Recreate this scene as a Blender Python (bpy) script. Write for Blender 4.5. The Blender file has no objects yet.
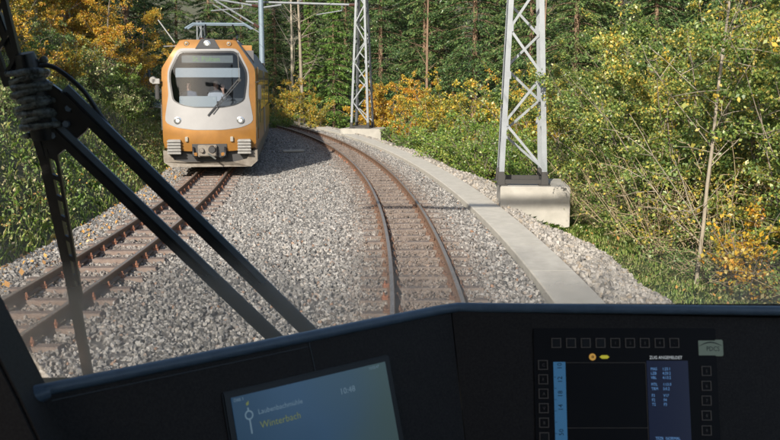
import bpy, bmesh, math, random
import numpy as np
from math import sin, cos, pi, radians, sqrt, atan2, asin
from mathutils import Vector, Matrix

S = bpy.context.scene
COL = S.collection
rng = np.random.default_rng(7)
random.seed(7)

# ------------------------------------------------------------------ camera
cam = bpy.data.objects.new('camera', bpy.data.cameras.new('camera'))
COL.objects.link(cam)
PITCH = math.atan(140/900)
cam.location = (0, 0, 2.5)
cam.rotation_euler = (pi/2-PITCH, 0, 0)
cam.data.sensor_width = 36
cam.data.lens = 900/780*36
cam.data.clip_start = .05
cam.data.clip_end = 2000
cam.data.dof.use_dof = True
cam.data.dof.focus_distance = 20
cam.data.dof.aperture_fstop = 20
S.camera = cam

# ------------------------------------------------------------------ light
SUN_EL, SUN_AZ = radians(26.5), radians(16.5)     # light travels towards +Y, a little to the right
L = Vector((sin(SUN_AZ)*cos(SUN_EL), cos(SUN_AZ)*cos(SUN_EL), -sin(SUN_EL)))
sun = bpy.data.objects.new('sun', bpy.data.lights.new('sun', 'SUN'))
COL.objects.link(sun)
sun.rotation_euler = L.to_track_quat('-Z', 'Y').to_euler()
sun.data.energy = 5.0
sun.data.angle = radians(.55)
sun.data.color = (1, .91, .78)
W = bpy.data.worlds.new('World')
S.world = W
W.use_nodes = True
bg = W.node_tree.nodes['Background']
sky = W.node_tree.nodes.new('ShaderNodeTexSky')
sky.sky_type = 'NISHITA'
sky.sun_disc = False
sky.sun_elevation = SUN_EL
sky.sun_rotation = pi+SUN_AZ
sky.air_density = 1.0
sky.dust_density = 1.5
W.node_tree.links.new(sky.outputs[0], bg.inputs[0])
bg.inputs[1].default_value = .13
S.view_settings.view_transform = 'Standard'
S.view_settings.look = 'None'
S.view_settings.exposure = .75
S.view_settings.gamma = 1
S.cycles.use_denoising = True
S.cycles.max_bounces = 8
S.cycles.diffuse_bounces = 3
S.cycles.glossy_bounces = 3
S.cycles.transparent_max_bounces = 12
S.cycles.sample_clamp_indirect = 6

# ------------------------------------------------------------------ materials
def mat(name, col=(.5, .5, .5), rough=.6, metal=0, noise=None, bump=0, bscale=60, spec=.5, coat=0, emis=None, estr=1, detail=5):
    """noise: (scale, colour 2, amount) mottles the base colour"""
    m = bpy.data.materials.new(name)
    m.use_nodes = True
    nt = m.node_tree
    b = nt.nodes['Principled BSDF']
    b.inputs['Base Color'].default_value = (*col, 1)
    b.inputs['Roughness'].default_value = rough
    b.inputs['Metallic'].default_value = metal
    b.inputs['Specular IOR Level'].default_value = spec
    b.inputs['Coat Weight'].default_value = coat
    if emis:
        b.inputs['Emission Color'].default_value = (*emis, 1)
        b.inputs['Emission Strength'].default_value = estr
    tc = nt.nodes.new('ShaderNodeTexCoord')
    if noise:
        n = nt.nodes.new('ShaderNodeTexNoise')
        n.inputs['Scale'].default_value = noise[0]
        n.inputs['Detail'].default_value = detail
        n.inputs['Roughness'].default_value = .65
        nt.links.new(tc.outputs['Object'], n.inputs['Vector'])
        r = nt.nodes.new('ShaderNodeMapRange')
        r.inputs[1].default_value = .35
        r.inputs[2].default_value = .65
        r.inputs[4].default_value = noise[2]
        nt.links.new(n.outputs[0], r.inputs[0])
        x = nt.nodes.new('ShaderNodeMix')
        x.data_type = 'RGBA'
        x.inputs[6].default_value = (*col, 1)
        x.inputs[7].default_value = (*noise[1], 1)
        nt.links.new(r.outputs[0], x.inputs[0])
        nt.links.new(x.outputs[2], b.inputs['Base Color'])
    if bump:
        n2 = nt.nodes.new('ShaderNodeTexNoise')
        n2.inputs['Scale'].default_value = bscale
        n2.inputs['Detail'].default_value = 6
        nt.links.new(tc.outputs['Object'], n2.inputs['Vector'])
        bp = nt.nodes.new('ShaderNodeBump')
        bp.inputs['Strength'].default_value = bump
        bp.inputs['Distance'].default_value = .02
        nt.links.new(n2.outputs[0], bp.inputs['Height'])
        nt.links.new(bp.outputs[0], b.inputs['Normal'])
    return m

def leaf_mat(name, cols, transl=.38, nscale=.7, nw=.55, rw=.6, gloss=.05, bright=1.25):
    m = bpy.data.materials.new(name)
    m.use_nodes = True
    nt = m.node_tree
    nt.nodes.remove(nt.nodes['Principled BSDF'])
    out = nt.nodes['Material Output']
    geo = nt.nodes.new('ShaderNodeNewGeometry')
    oi = nt.nodes.new('ShaderNodeObjectInfo')
    tc = nt.nodes.new('ShaderNodeTexCoord')
    n = nt.nodes.new('ShaderNodeTexNoise')
    n.inputs['Scale'].default_value = nscale
    n.inputs['Detail'].default_value = 3
    va = nt.nodes.new('ShaderNodeVectorMath')
    va.operation = 'ADD'
    nt.links.new(tc.outputs['Object'], va.inputs[0])
    nt.links.new(oi.outputs['Location'], va.inputs[1])
    nt.links.new(va.outputs[0], n.inputs['Vector'])
    def math_(op, a, b):
        k = nt.nodes.new('ShaderNodeMath')
        k.operation = op
        for i, v in enumerate((a, b)):
            if isinstance(v, (int, float)):
                k.inputs[i].default_value = v
            else:
                nt.links.new(v, k.inputs[i])
        return k.outputs[0]
    a = math_('MULTIPLY', math_('SUBTRACT', n.outputs[0], .5), nw*2.2)
    b = math_('MULTIPLY', math_('SUBTRACT', geo.outputs['Random Per Island'], .5), rw*1.5)
    c = math_('MULTIPLY', math_('SUBTRACT', oi.outputs['Random'], .5), .3)
    f = math_('ADD', math_('ADD', math_('ADD', a, b), c), .5)
    cr = nt.nodes.new('ShaderNodeValToRGB')
    cols = [tuple(min(.62, c*bright) for c in t) for t in cols]
    el = cr.color_ramp.elements
    while len(el) < len(cols):
        el.new(.5)
    for i, cc in enumerate(cols):
        el[i].position = i/(len(cols)-1)
        el[i].color = (*cc, 1)
    nt.links.new(f, cr.inputs[0])
    d = nt.nodes.new('ShaderNodeBsdfDiffuse')
    t = nt.nodes.new('ShaderNodeBsdfTranslucent')
    g = nt.nodes.new('ShaderNodeBsdfGlossy')
    g.inputs['Roughness'].default_value = .45
    nt.links.new(cr.outputs[0], d.inputs[0])
    nt.links.new(cr.outputs[0], t.inputs[0])
    m1 = nt.nodes.new('ShaderNodeMixShader')
    m1.inputs[0].default_value = transl
    nt.links.new(d.outputs[0], m1.inputs[1])
    nt.links.new(t.outputs[0], m1.inputs[2])
    m2 = nt.nodes.new('ShaderNodeMixShader')
    m2.inputs[0].default_value = gloss
    nt.links.new(m1.outputs[0], m2.inputs[1])
    nt.links.new(g.outputs[0], m2.inputs[2])
    nt.links.new(m2.outputs[0], out.inputs[0])
    return m

def clear_mat(name, tint=(.95, .97, .97), dust=None, refl=1.0):
    m = bpy.data.materials.new(name)
    m.use_nodes = True
    nt = m.node_tree
    nt.nodes.remove(nt.nodes['Principled BSDF'])
    out = nt.nodes['Material Output']
    t = nt.nodes.new('ShaderNodeBsdfTransparent')
    t.inputs[0].default_value = (*tint, 1)
    g = nt.nodes.new('ShaderNodeBsdfGlossy')
    g.inputs['Roughness'].default_value = .02
    fr = nt.nodes.new('ShaderNodeFresnel')
    fr.inputs[0].default_value = 1.45
    mu = nt.nodes.new('ShaderNodeMath')
    mu.operation = 'MULTIPLY'
    mu.inputs[1].default_value = refl
    nt.links.new(fr.outputs[0], mu.inputs[0])
    mx = nt.nodes.new('ShaderNodeMixShader')
    nt.links.new(mu.outputs[0], mx.inputs[0])
    nt.links.new(t.outputs[0], mx.inputs[1])
    nt.links.new(g.outputs[0], mx.inputs[2])
    res = mx.outputs[0]
    if dust:
        # film of dried dirt, thickest low on the pane where the wiper does not reach
        d = nt.nodes.new('ShaderNodeBsdfDiffuse')
        d.inputs[0].default_value = (.62, .55, .46, 1)
        tl = nt.nodes.new('ShaderNodeBsdfTranslucent')
        tl.inputs[0].default_value = (.62, .55, .46, 1)
        dm = nt.nodes.new('ShaderNodeMixShader')
        nt.links.new(d.outputs[0], dm.inputs[1])
        nt.links.new(tl.outputs[0], dm.inputs[2])
        tc = nt.nodes.new('ShaderNodeTexCoord')
        sx = nt.nodes.new('ShaderNodeSeparateXYZ')
        nt.links.new(tc.outputs['Object'], sx.inputs[0])
        n = nt.nodes.new('ShaderNodeTexNoise')
        n.inputs['Scale'].default_value = 9
        n.inputs['Detail'].default_value = 8
        nt.links.new(tc.outputs['Object'], n.inputs['Vector'])
        ad = nt.nodes.new('ShaderNodeMath')
        ad.operation = 'MULTIPLY_ADD'
        ad.inputs[1].default_value = .17
        nt.links.new(n.outputs[0], ad.inputs[0])
        nt.links.new(sx.outputs['Z'], ad.inputs[2])
        mr = nt.nodes.new('ShaderNodeMapRange')
        mr.interpolation_type = 'SMOOTHSTEP'
        mr.inputs[1].default_value = dust[0]
        mr.inputs[2].default_value = dust[1]
        mr.inputs[3].default_value = dust[2]
        mr.inputs[4].default_value = dust[3]
        nt.links.new(ad.outputs[0], mr.inputs[0])
        m3 = nt.nodes.new('ShaderNodeMixShader')
        nt.links.new(mr.outputs[0], m3.inputs[0])
        nt.links.new(res, m3.inputs[1])
        nt.links.new(dm.outputs[0], m3.inputs[2])
        res = m3.outputs[0]
    nt.links.new(res, out.inputs[0])
    return m

def stone_mat(name, cols, rust=0.0, rcol=(.17, .10, .07)):
    m = bpy.data.materials.new(name)
    m.use_nodes = True
    nt = m.node_tree
    b = nt.nodes['Principled BSDF']
    b.inputs['Roughness'].default_value = .85
    b.inputs['Specular IOR Level'].default_value = .25
    oi = nt.nodes.new('ShaderNodeObjectInfo')
    cr = nt.nodes.new('ShaderNodeValToRGB')
    el = cr.color_ramp.elements
    while len(el) < len(cols):
        el.new(.5)
    for i, (p, cc) in enumerate(cols):
        el[i].position = p
        el[i].color = (*cc, 1)
    nt.links.new(oi.outputs['Random'], cr.inputs[0])
    res = cr.outputs[0]
    # brake dust and rust lie between and beside the rails
    sub = nt.nodes.new('ShaderNodeVectorMath')
    sub.operation = 'SUBTRACT'
    sub.inputs[1].default_value = (CX, 10, 0)
    mul = nt.nodes.new('ShaderNodeVectorMath')
    mul.operation = 'MULTIPLY'
    mul.inputs[1].default_value = (1, 1, 0)
    ln = nt.nodes.new('ShaderNodeVectorMath')
    ln.operation = 'LENGTH'
    nt.links.new(oi.outputs['Location'], sub.inputs[0])
    nt.links.new(sub.outputs[0], mul.inputs[0])
    nt.links.new(mul.outputs[0], ln.inputs[0])
    fac = None
    for rad, amt in ((RAD, .72*rust), (RAD-SP, .4*rust)):
        s1 = nt.nodes.new('ShaderNodeMath')
        s1.operation = 'SUBTRACT'
        s1.inputs[1].default_value = rad
        nt.links.new(ln.outputs['Value'], s1.inputs[0])
        s2 = nt.nodes.new('ShaderNodeMath')
        s2.operation = 'ABSOLUTE'
        nt.links.new(s1.outputs[0], s2.inputs[0])
        mr = nt.nodes.new('ShaderNodeMapRange')
        mr.interpolation_type = 'SMOOTHSTEP'
        mr.inputs[1].default_value = .35
        mr.inputs[2].default_value = 1.7
        mr.inputs[3].default_value = amt
        mr.inputs[4].default_value = 0
        wn_ = nt.nodes.new('ShaderNodeTexWhiteNoise')
        nt.links.new(oi.outputs['Random'], wn_.inputs['Vector'])
        wa = nt.nodes.new('ShaderNodeMath')
        wa.operation = 'MULTIPLY_ADD'
        wa.inputs[1].default_value = .7
        nt.links.new(wn_.outputs['Value'], wa.inputs[0])
        nt.links.new(s2.outputs[0], wa.inputs[2])
        nt.links.new(wa.outputs[0], mr.inputs[0])
        if fac is None:
            fac = mr.outputs[0]
        else:
            a = nt.nodes.new('ShaderNodeMath')
            a.operation = 'ADD'
            nt.links.new(fac, a.inputs[0])
            nt.links.new(mr.outputs[0], a.inputs[1])
            fac = a.outputs[0]
    x = nt.nodes.new('ShaderNodeMix')
    x.data_type = 'RGBA'
    x.inputs[7].default_value = (*rcol, 1)
    nt.links.new(fac, x.inputs[0])
    nt.links.new(res, x.inputs[6])
    tc = nt.nodes.new('ShaderNodeTexCoord')
    n = nt.nodes.new('ShaderNodeTexNoise')
    n.inputs['Scale'].default_value = 1.4
    nt.links.new(tc.outputs['Object'], n.inputs['Vector'])
    hs = nt.nodes.new('ShaderNodeHueSaturation')
    mv = nt.nodes.new('ShaderNodeMapRange')
    mv.inputs[3].default_value = .7
    mv.inputs[4].default_value = 1.3
    nt.links.new(n.outputs[0], mv.inputs[0])
    nt.links.new(mv.outputs[0], hs.inputs['Value'])
    nt.links.new(x.outputs[2], hs.inputs['Color'])
    nt.links.new(hs.outputs[0], b.inputs['Base Color'])
    return m

# ------------------------------------------------------------------ track geometry: concentric arcs
RAD, SP = 133.0, 4.5
CX = .43-RAD
def trk(s, d, z=0.0):
    """point s metres along the own track (0 = 10 m ahead), d metres to its right"""
    a = s/RAD
    return Vector((CX+(RAD+d)*cos(a), 10+(RAD+d)*sin(a), z))
def loop_off(s):
    t = min(1, max(0, (s-15)/16))
    return -SP+1.05*t*t*(3-2*t)
def sd_of(x, y):
    return math.atan2(y-10, x-CX)*RAD, math.hypot(x-CX, y-10)-RAD

# ------------------------------------------------------------------ mesh helpers
def tag(o, label=None, cat=None, group=None, kind=None):
    if label: o['label'] = label
    if cat: o['category'] = cat
    if group: o['group'] = group
    if kind: o['kind'] = kind
    return o
def empty(name, loc, rz=0, label=None, cat=None, group=None):
    o = bpy.data.objects.new(name, None)
    o.empty_display_size = .2
    COL.objects.link(o)
    o.location = loc
    o.rotation_euler = (0, 0, rz)
    return tag(o, label, cat, group)
def link(name, me, parent=None, m=None):
    o = bpy.data.objects.new(name, me)
    COL.objects.link(o)
    if parent: o.parent = parent
    if m and not me.materials: me.materials.append(m)
    return o
def copy_tree(o, parent=None):
    c = o.copy()
    COL.objects.link(c)
    c.parent = parent
    for ch in o.children:
        copy_tree(ch, c)
    return c

class MB:
    def __init__(self): self.v, self.f = [], []
    def add(self, vs, fs):
        n = len(self.v)
        self.v += [tuple(p) for p in vs]
        self.f += [tuple(i+n for i in f) for f in fs]
        return self
    def box(self, c, s, rot=None, taper=1.0):
        M = (rot or Matrix.Identity(3))
        vs = []
        for k in (-1, 1):
            t = taper if k > 0 else 1
            for (i, j) in ((-1, -1), (1, -1), (1, 1), (-1, 1)):
                vs.append(Vector(c)+M@Vector((i*s[0]/2*t, j*s[1]/2*t, k*s[2]/2)))
        return self.add(vs, [(3, 2, 1, 0), (4, 5, 6, 7), (0, 1, 5, 4), (1, 2, 6, 5), (2, 3, 7, 6), (3, 0, 4, 7)])
    def bar(self, p, q, w, h=None, up=(0, 0, 1)):
        p, q = Vector(p), Vector(q)
        d = q-p
        x = d.normalized()
        y = Vector(up).cross(x)
        if y.length < 1e-3: y = Vector((1, 0, 0)).cross(x)
        y.normalize()
        z = x.cross(y)
        return self.box((p+q)/2, (d.length, w, h or w), Matrix((x, y, z)).transposed())
    def tube(self, pts, rad, n=8, cap=True):
        pts = [Vector(p) for p in pts]
        if not hasattr(rad, '__len__'): rad = [rad]*len(pts)
        rings, prev = [], None
        for i, p in enumerate(pts):
            t = (pts[min(i+1, len(pts)-1)]-pts[max(i-1, 0)]).normalized()
            if prev is None:
                u = t.orthogonal().normalized()
            else:
                u = (prev-t*prev.dot(t))
                u = u.normalized() if u.length > 1e-6 else t.orthogonal().normalized()
            prev = u
            w = t.cross(u)
            rings.append([p+(u*cos(2*pi*k/n)+w*sin(2*pi*k/n))*rad[i] for k in range(n)])
        vs = [v for r in rings for v in r]
        fs = []
        for i in range(len(pts)-1):
            for k in range(n):
                k2 = (k+1) % n
                fs.append((i*n+k, i*n+k2, (i+1)*n+k2, (i+1)*n+k))
        if cap:
            fs.append(tuple(range(n))[::-1])
            fs.append(tuple(range((len(pts)-1)*n, len(pts)*n)))
        return self.add(vs, fs)
    def prism(self, poly, fn):
        """poly: 2-D outline; fn(u, v, k) -> point for k = 0 and 1"""
        n = len(poly)
        vs = [fn(u, v, 0) for u, v in poly]+[fn(u, v, 1) for u, v in poly]
        fs = [tuple(range(n))[::-1], tuple(range(n, 2*n))]
        fs += [(i, (i+1) % n, n+(i+1) % n, n+i) for i in range(n)]
        return self.add(vs, fs)
    def sweep(self, prof, path, close=True, fo=None):
        """prof: list of (d, z); path: list of s; along the track arc"""
        n = len(prof)
        vs = [trk(s, d+(fo(s) if fo else 0), z) for s in path for d, z in prof]
        fs = []
        for i in range(len(path)-1):
            for k in range(n if close else n-1):
                k2 = (k+1) % n
                fs.append((i*n+k, (i+1)*n+k, (i+1)*n+k2, i*n+k2))
        if close:
            fs.append(tuple(range(n)))
            fs.append(tuple(range((len(path)-1)*n, len(path)*n))[::-1])
        return self.add(vs, fs)
    def mesh(self, name, m=None, bevel=0, smooth=False, origin=None):
        me = bpy.data.meshes.new(name)
        me.from_pydata(self.v, [], self.f)
        bm = bmesh.new()
        bm.from_mesh(me)
        bmesh.ops.recalc_face_normals(bm, faces=bm.faces)
        if bevel:
            bmesh.ops.bevel(bm, geom=list(bm.edges), offset=bevel, segments=2, affect='EDGES', clamp_overlap=True)
        bm.to_mesh(me)
        bm.free()
        if m: me.materials.append(m)
        if smooth:
            me.polygons.foreach_set('use_smooth', [True]*len(me.polygons))
            if smooth == 'auto':
                me.set_sharp_from_angle(angle=radians(35))
        return me
    def obj(self, name, m=None, parent=None, bevel=0, smooth=False):
        return link(name, self.mesh(name, m, bevel, smooth), parent)

def np_mesh(name, v, f, m):
    """v (n,3), f (k,q) arrays -> mesh"""
    me = bpy.data.meshes.new(name)
    q = f.shape[1]
    me.vertices.add(len(v))
    me.vertices.foreach_set('co', np.asarray(v, np.float32).ravel())
    me.loops.add(f.size)
    me.loops.foreach_set('vertex_index', np.asarray(f, np.int32).ravel())
    me.polygons.add(len(f))
    me.polygons.foreach_set('loop_start', np.arange(0, f.size, q, dtype=np.int32))
    me.polygons.foreach_set('loop_total', np.full(len(f), q, dtype=np.int32))
    me.update()
    me.validate()
    if m: me.materials.append(m)
    return me

def unit(a): return a/np.maximum(np.linalg.norm(a, axis=1, keepdims=True), 1e-9)
def leaves(p, size, up=.5, wid=.55, rg=rng, a=None, spread=.35):
    """folded diamond leaves at points p"""
    n = len(p)
    if a is None: a = rg.normal(size=(n, 3))
    a = unit(a)
    b = rg.normal(size=(n, 3))
    b[:, 2] = np.abs(b[:, 2])+up
    b = unit(b-a*np.sum(a*b, 1, keepdims=True))
    c = np.cross(a, b)
    L_ = (size*(1+spread*rg.normal(size=n)).clip(.45, 1.8))[:, None]
    w = L_*wid*.5
    v = np.stack([p, p+a*L_*.45+c*w+b*w*.3, p+a*L_, p+a*L_*.45-c*w+b*w*.3], 1).reshape(-1, 3)
    f = np.arange(4*n).reshape(n, 4)
    return v, f

def text_mesh(s, size, m, width=None):
    c = bpy.data.curves.new('lettering', 'FONT')
    c.body = s
    c.size = size
    c.resolution_u = 2
    o = bpy.data.objects.new('lettering', c)
    COL.objects.link(o)
    dg = bpy.context.evaluated_depsgraph_get()
    me = bpy.data.meshes.new_from_object(o.evaluated_get(dg))
    bpy.data.objects.remove(o)
    bpy.data.curves.remove(c)
    me.materials.clear()
    me.materials.append(m)
    me.name = 'lettering'
    return me

# ------------------------------------------------------------------ palette
M = {}
M['concrete'] = mat('concrete', (.46, .435, .385), .9, noise=(5, (.37, .35, .305), .8), bump=.25, bscale=120)
M['block'] = mat('block_concrete', (.34, .325, .295), .9, noise=(3, (.26, .25, .225), .8), bump=.2, bscale=90)
M['rail'] = mat('rail_steel', (.145, .09, .06), .7, .1, noise=(9, (.21, .12, .07), .9), bump=.2)
M['rail_top'] = mat('rail_head', (.34, .30, .27), .38, .55, noise=(4, (.24, .19, .155), .7))
M['sleeper'] = mat('sleeper_steel', (.115, .088, .074), .85, noise=(9, (.17, .14, .12), .9), bump=.4, bscale=70)
M['sleeper2'] = mat('sleeper_dusty', (.125, .088, .073), .85, noise=(9, (.185, .145, .122), .9), bump=.4, bscale=70)
M['clip'] = mat('rusty_clip', (.24, .10, .055), .85, noise=(30, (.14, .065, .04), .9), bump=.3)
M['clip_dark'] = mat('brown_clip', (.13, .075, .05), .85, noise=(30, (.09, .05, .035), .9), bump=.3)
M['galv'] = mat('galvanised_steel', (.215, .235, .255), .6, .25, noise=(4, (.17, .187, .205), .7))
M['bitumen'] = mat('bitumen_black', (.025, .024, .023), .7)
M['pole'] = mat('painted_pole', (.17, .225, .28), .55, .2, noise=(5, (.14, .185, .23), .6))
M['insul'] = mat('insulator_brown', (.06, .03, .02), .25)
M['wire'] = mat('copper_wire', (.12, .09, .07), .5, .6)
M['gold'] = mat('gold_paint', (.275, .128, .026), .36, .3, noise=(2.2, (.205, .095, .022), .8), coat=.4)
M['silver'] = mat('silver_paint', (.205, .205, .21), .5, 0, noise=(3, (.175, .175, .18), .6))
M['skirt'] = mat('dusty_skirt', (.21, .19, .165), .75, .2, noise=(6, (.13, .11, .09), .9))
M['ribs'] = mat('anticlimber_grey', (.25, .25, .245), .6, .3, noise=(8, (.18, .17, .16), .7))
M['dark'] = mat('dark_metal', (.035, .035, .037), .55, .4)
M['roofgrey'] = mat('roof_grey', (.2, .2, .2), .6)
M['black'] = mat('black_plastic', (.012, .013, .015), .42)
M['inner'] = mat('cab_interior', (.09, .09, .095), .8)
M['lamp'] = mat('lamp_glass', (.5, .5, .48), .12, emis=(1, .95, .85), estr=.35)
M['reflector'] = mat('lamp_reflector', (.16, .17, .18), .3, .6)
M['lamp_ring'] = mat('lamp_ring', (.6, .62, .65), .2, .9)
M['led'] = mat('led_green', (.05, .1, .04), .5, emis=(.35, .6, .12), estr=.35)
M['dispglass'] = mat('display_grey', (.14, .15, .15), .3)
M['blind'] = mat('sun_blind', (.36, .38, .40), .7)
M['paper'] = mat('pale_panel', (.30, .32, .33), .6)
M['side_glass'] = mat('side_window', (.02, .025, .03), .06, spec=.8)
M['train_glass'] = clear_mat('train_windscreen', (.58, .64, .70), refl=1.3)
M['skin'] = mat('skin', (.52, .30, .22), .6)
M['shirt'] = mat('shirt', (.10, .12, .17), .8)
M['shirt2'] = mat('pale_shirt', (.42, .42, .45), .8)
M['hair'] = mat('hair', (.05, .035, .025), .7)
M['desk'] = mat('desk_black', (.025, .0205, .018), .64, noise=(320, (.045, .038, .034), .9), bump=.15, bscale=900, spec=.35)
M['lip'] = mat('desk_lip', (.15, .215, .285), .38, noise=(40, (.11, .16, .215), .8), bump=.1, bscale=500)  # blue base colour stands in for the sky's reflection
M['wiper'] = mat('wiper_black', (.012, .013, .014), .38, noise=(60, (.03, .03, .03), .6))
M['wrap'] = mat('wiper_joint', (.03, .034, .032), .25, noise=(90, (.26, .29, .26), .8), bump=.5, bscale=60)  # pale noise paints glints onto the dark coil
M['bark'] = mat('bark_grey', (.20, .165, .13), .9, noise=(8, (.12, .10, .08), .8), bump=.5)
M['bark_pale'] = mat('bark_pale', (.40, .36, .29), .9, noise=(6, (.27, .24, .19), .8), bump=.3)
M['bark_mid'] = mat('bark_mid', (.27, .235, .18), .9, noise=(7, (.18, .155, .12), .8), bump=.3)
M['bark_brown'] = mat('bark_brown', (.22, .145, .095), .95, noise=(6, (.13, .09, .06), .8), bump=.6)
M['twig'] = mat('twig_tan', (.37, .295, .185), .9, noise=(5, (.25, .19, .12), .8))
M['hazel'] = leaf_mat('leaf_hazel', [(.055, .10, .022), (.105, .17, .038), (.18, .24, .055), (.29, .30, .075), (.50, .36, .06)], nw=.7)
M['green'] = leaf_mat('leaf_green', [(0.045, 0.090, 0.018), (0.098, 0.180, 0.030), (0.165, 0.255, 0.045), (0.285, 0.315, 0.068)])
M['yellow'] = leaf_mat('leaf_yellow', [(.08, .12, .025), (.16, .20, .04), (.34, .30, .045), (.50, .34, .035), (.46, .22, .03)])
M['orange'] = leaf_mat('leaf_orange', [(.24, .22, .035), (.44, .31, .035), (.54, .28, .025), (.46, .16, .02)])
M['spruce'] = leaf_mat('needles_spruce', [(0.020, 0.048, 0.017), (0.048, 0.093, 0.031), (0.085, 0.145, 0.044), (0.145, 0.187, 0.060)], .15, 1.0)
M['spruce_light'] = leaf_mat('needles_light', [(0.056, 0.112, 0.026), (0.112, 0.200, 0.040), (0.192, 0.288, 0.056)], .2, 1.0)
M['herb'] = leaf_mat('bank_herbs', [(.05, .10, .026), (.10, .17, .042), (.16, .23, .065), (.26, .28, .11), (.40, .33, .19)], .38, .45, .6, .5)
M['grass'] = leaf_mat('grass_blades', [(.13, .25, .045), (.22, .36, .07), (.34, .42, .11), (.48, .42, .22)], .38, .5, .5, .5)
M['deadleaf'] = leaf_mat('fallen_leaves', [(0.220, 0.121, 0.055), (0.418, 0.220, 0.066), (0.495, 0.308, 0.077), (0.220, 0.099, 0.044)], .15)
M['soil'] = mat('forest_soil', (.075, .062, .035), .95, noise=(2.2, (.05, .065, .02), .9), bump=.8, bscale=6)
STONE = [(0, (.068, .068, .068)), (.18, (.125, .122, .119)), (.45, (.178, .172, .166)), (.72, (.235, .229, .222)), (.90, (.33, .32, .305)),
         (.965, (.29, .27, .25)), (1, (.22, .13, .085))]
M['stone'] = stone_mat('ballast_stone', STONE, 1.0, (.145, .105, .082))
M['stone_pale'] = stone_mat('verge_stone', [(0, (.12, .113, .105)), (.35, (.235, .22, .20)), (.75, (.34, .32, .295)), (1, (.24, .20, .155))])
M['bed'] = mat('ballast_bed', (.14, .128, .115), .95, noise=(22, (.06, .055, .05), .9), bump=1, bscale=28)
M['bed_pale'] = mat('verge_bed', (.24, .21, .175), .95, noise=(16, (.14, .12, .10), .9), bump=1, bscale=24)

# ------------------------------------------------------------------ ground
def hnoise(x, y):
    return (sin(x*.9+1.3)*cos(y*.7+.4)+.6*sin(x*2.1+y*1.3)+.4*sin(y*2.9-x*1.7))*.5
def gz(s, d):
    z = -.42
    t = -d-5.95
    if t > 0:
        z += .86*min(t, 9)+.3*max(0, t-9)
        z += hnoise(s*.5, d*.8)*.28*min(1, t/2)
    t = d-2.2
    if t > 0:
        k = min(1, t/1.6)
        z -= .30*k*k*(3-2*k)
        z += hnoise(s*.6, d)*.12*min(1, t/2)
        if d > 9: z += .16*(d-9)
    return z

def build_ground():
    ss = [-60+i*2.0 for i in range(20)]+[-20+i*.8 for i in range(100)]+[60+i*4 for i in range(45)]
    dd = [-126, -100, -80, -60, -45, -35, -28]+[-24+i*.6 for i in range(30)]+[-6, -5.9, -5, -3, -1, 1, 2.1]+[2.3+i*.4 for i in range(20)]+[11+i*2 for i in range(12)]+[40, 60, 90, 140, 220, 400]
    mb = MB()
    n = len(dd)
    mb.v = [tuple(trk(s, d, gz(s, d))) for s in ss for d in dd]
    mb.f = [(i*n+k, i*n+k+1, (i+1)*n+k+1, (i+1)*n+k) for i in range(len(ss)-1) for k in range(n-1)]
    return tag(mb.obj('ground', M['soil'], smooth=True), kind='structure')
build_ground()

path = [-14+i*1.0 for i in range(118)]
def bed_z(s, d): return -.19+.018*hnoise(s*2.3, d*3.1)
mb = MB()
dd = [-6.75, -6.35, -5.9]+[-5.6+i*.35 for i in range(20)]+[1.49]
dd = sorted(set(round(x, 3) for x in dd if x <= 1.49))
n = len(dd)
def bz(s, d):
    z = bed_z(s, d)
    if d < -5.9: z -= (-5.9-d)*.34
    return z
mb.v = [tuple(trk(s, d, bz(s, d))) for s in path for d in dd]
mb.f = [(i*n+k, i*n+k+1, (i+1)*n+k+1, (i+1)*n+k) for i in range(len(path)-1) for k in range(n-1)]
tag(mb.obj('ballast_bed', M['bed'], smooth=True), kind='structure')

# gravel verge on the right of the concrete strip
def verge_w(s): return 1.02+.18*sin(s*.55)+.12*sin(s*1.3+1)
def vz(s, t): return -.10-.30*t*t-.10*t+.02*hnoise(s*3, t*4)
mb = MB()
nn = 7
vs = []
for s in path:
    w = verge_w(s)
    vs += [tuple(trk(s, 2.112+w*k/(nn-1), vz(s, k/(nn-1))-(.22 if k == nn-1 else 0))) for k in range(nn)]
mb.v = vs
mb.f = [(i*nn+k, i*nn+k+1, (i+1)*nn+k+1, (i+1)*nn+k) for i in range(len(path)-1) for k in range(nn-1)]
tag(mb.obj('gravel_verge', M['bed_pale'], smooth=True), kind='structure')

# concrete strip laid in long slabs beside the own track
mb = MB()
s = -14.0
while s < 95:
    pr = [(1.50, -.40), (2.10, -.40), (2.10, -.085), (2.085, -.07), (1.515, -.07), (1.50, -.085)]
    mb.sweep(pr, [s+.004, s+1.0, s+1.996])
    s += 2.0
tag(mb.obj('concrete_strip', M['concrete']), kind='structure')

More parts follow.
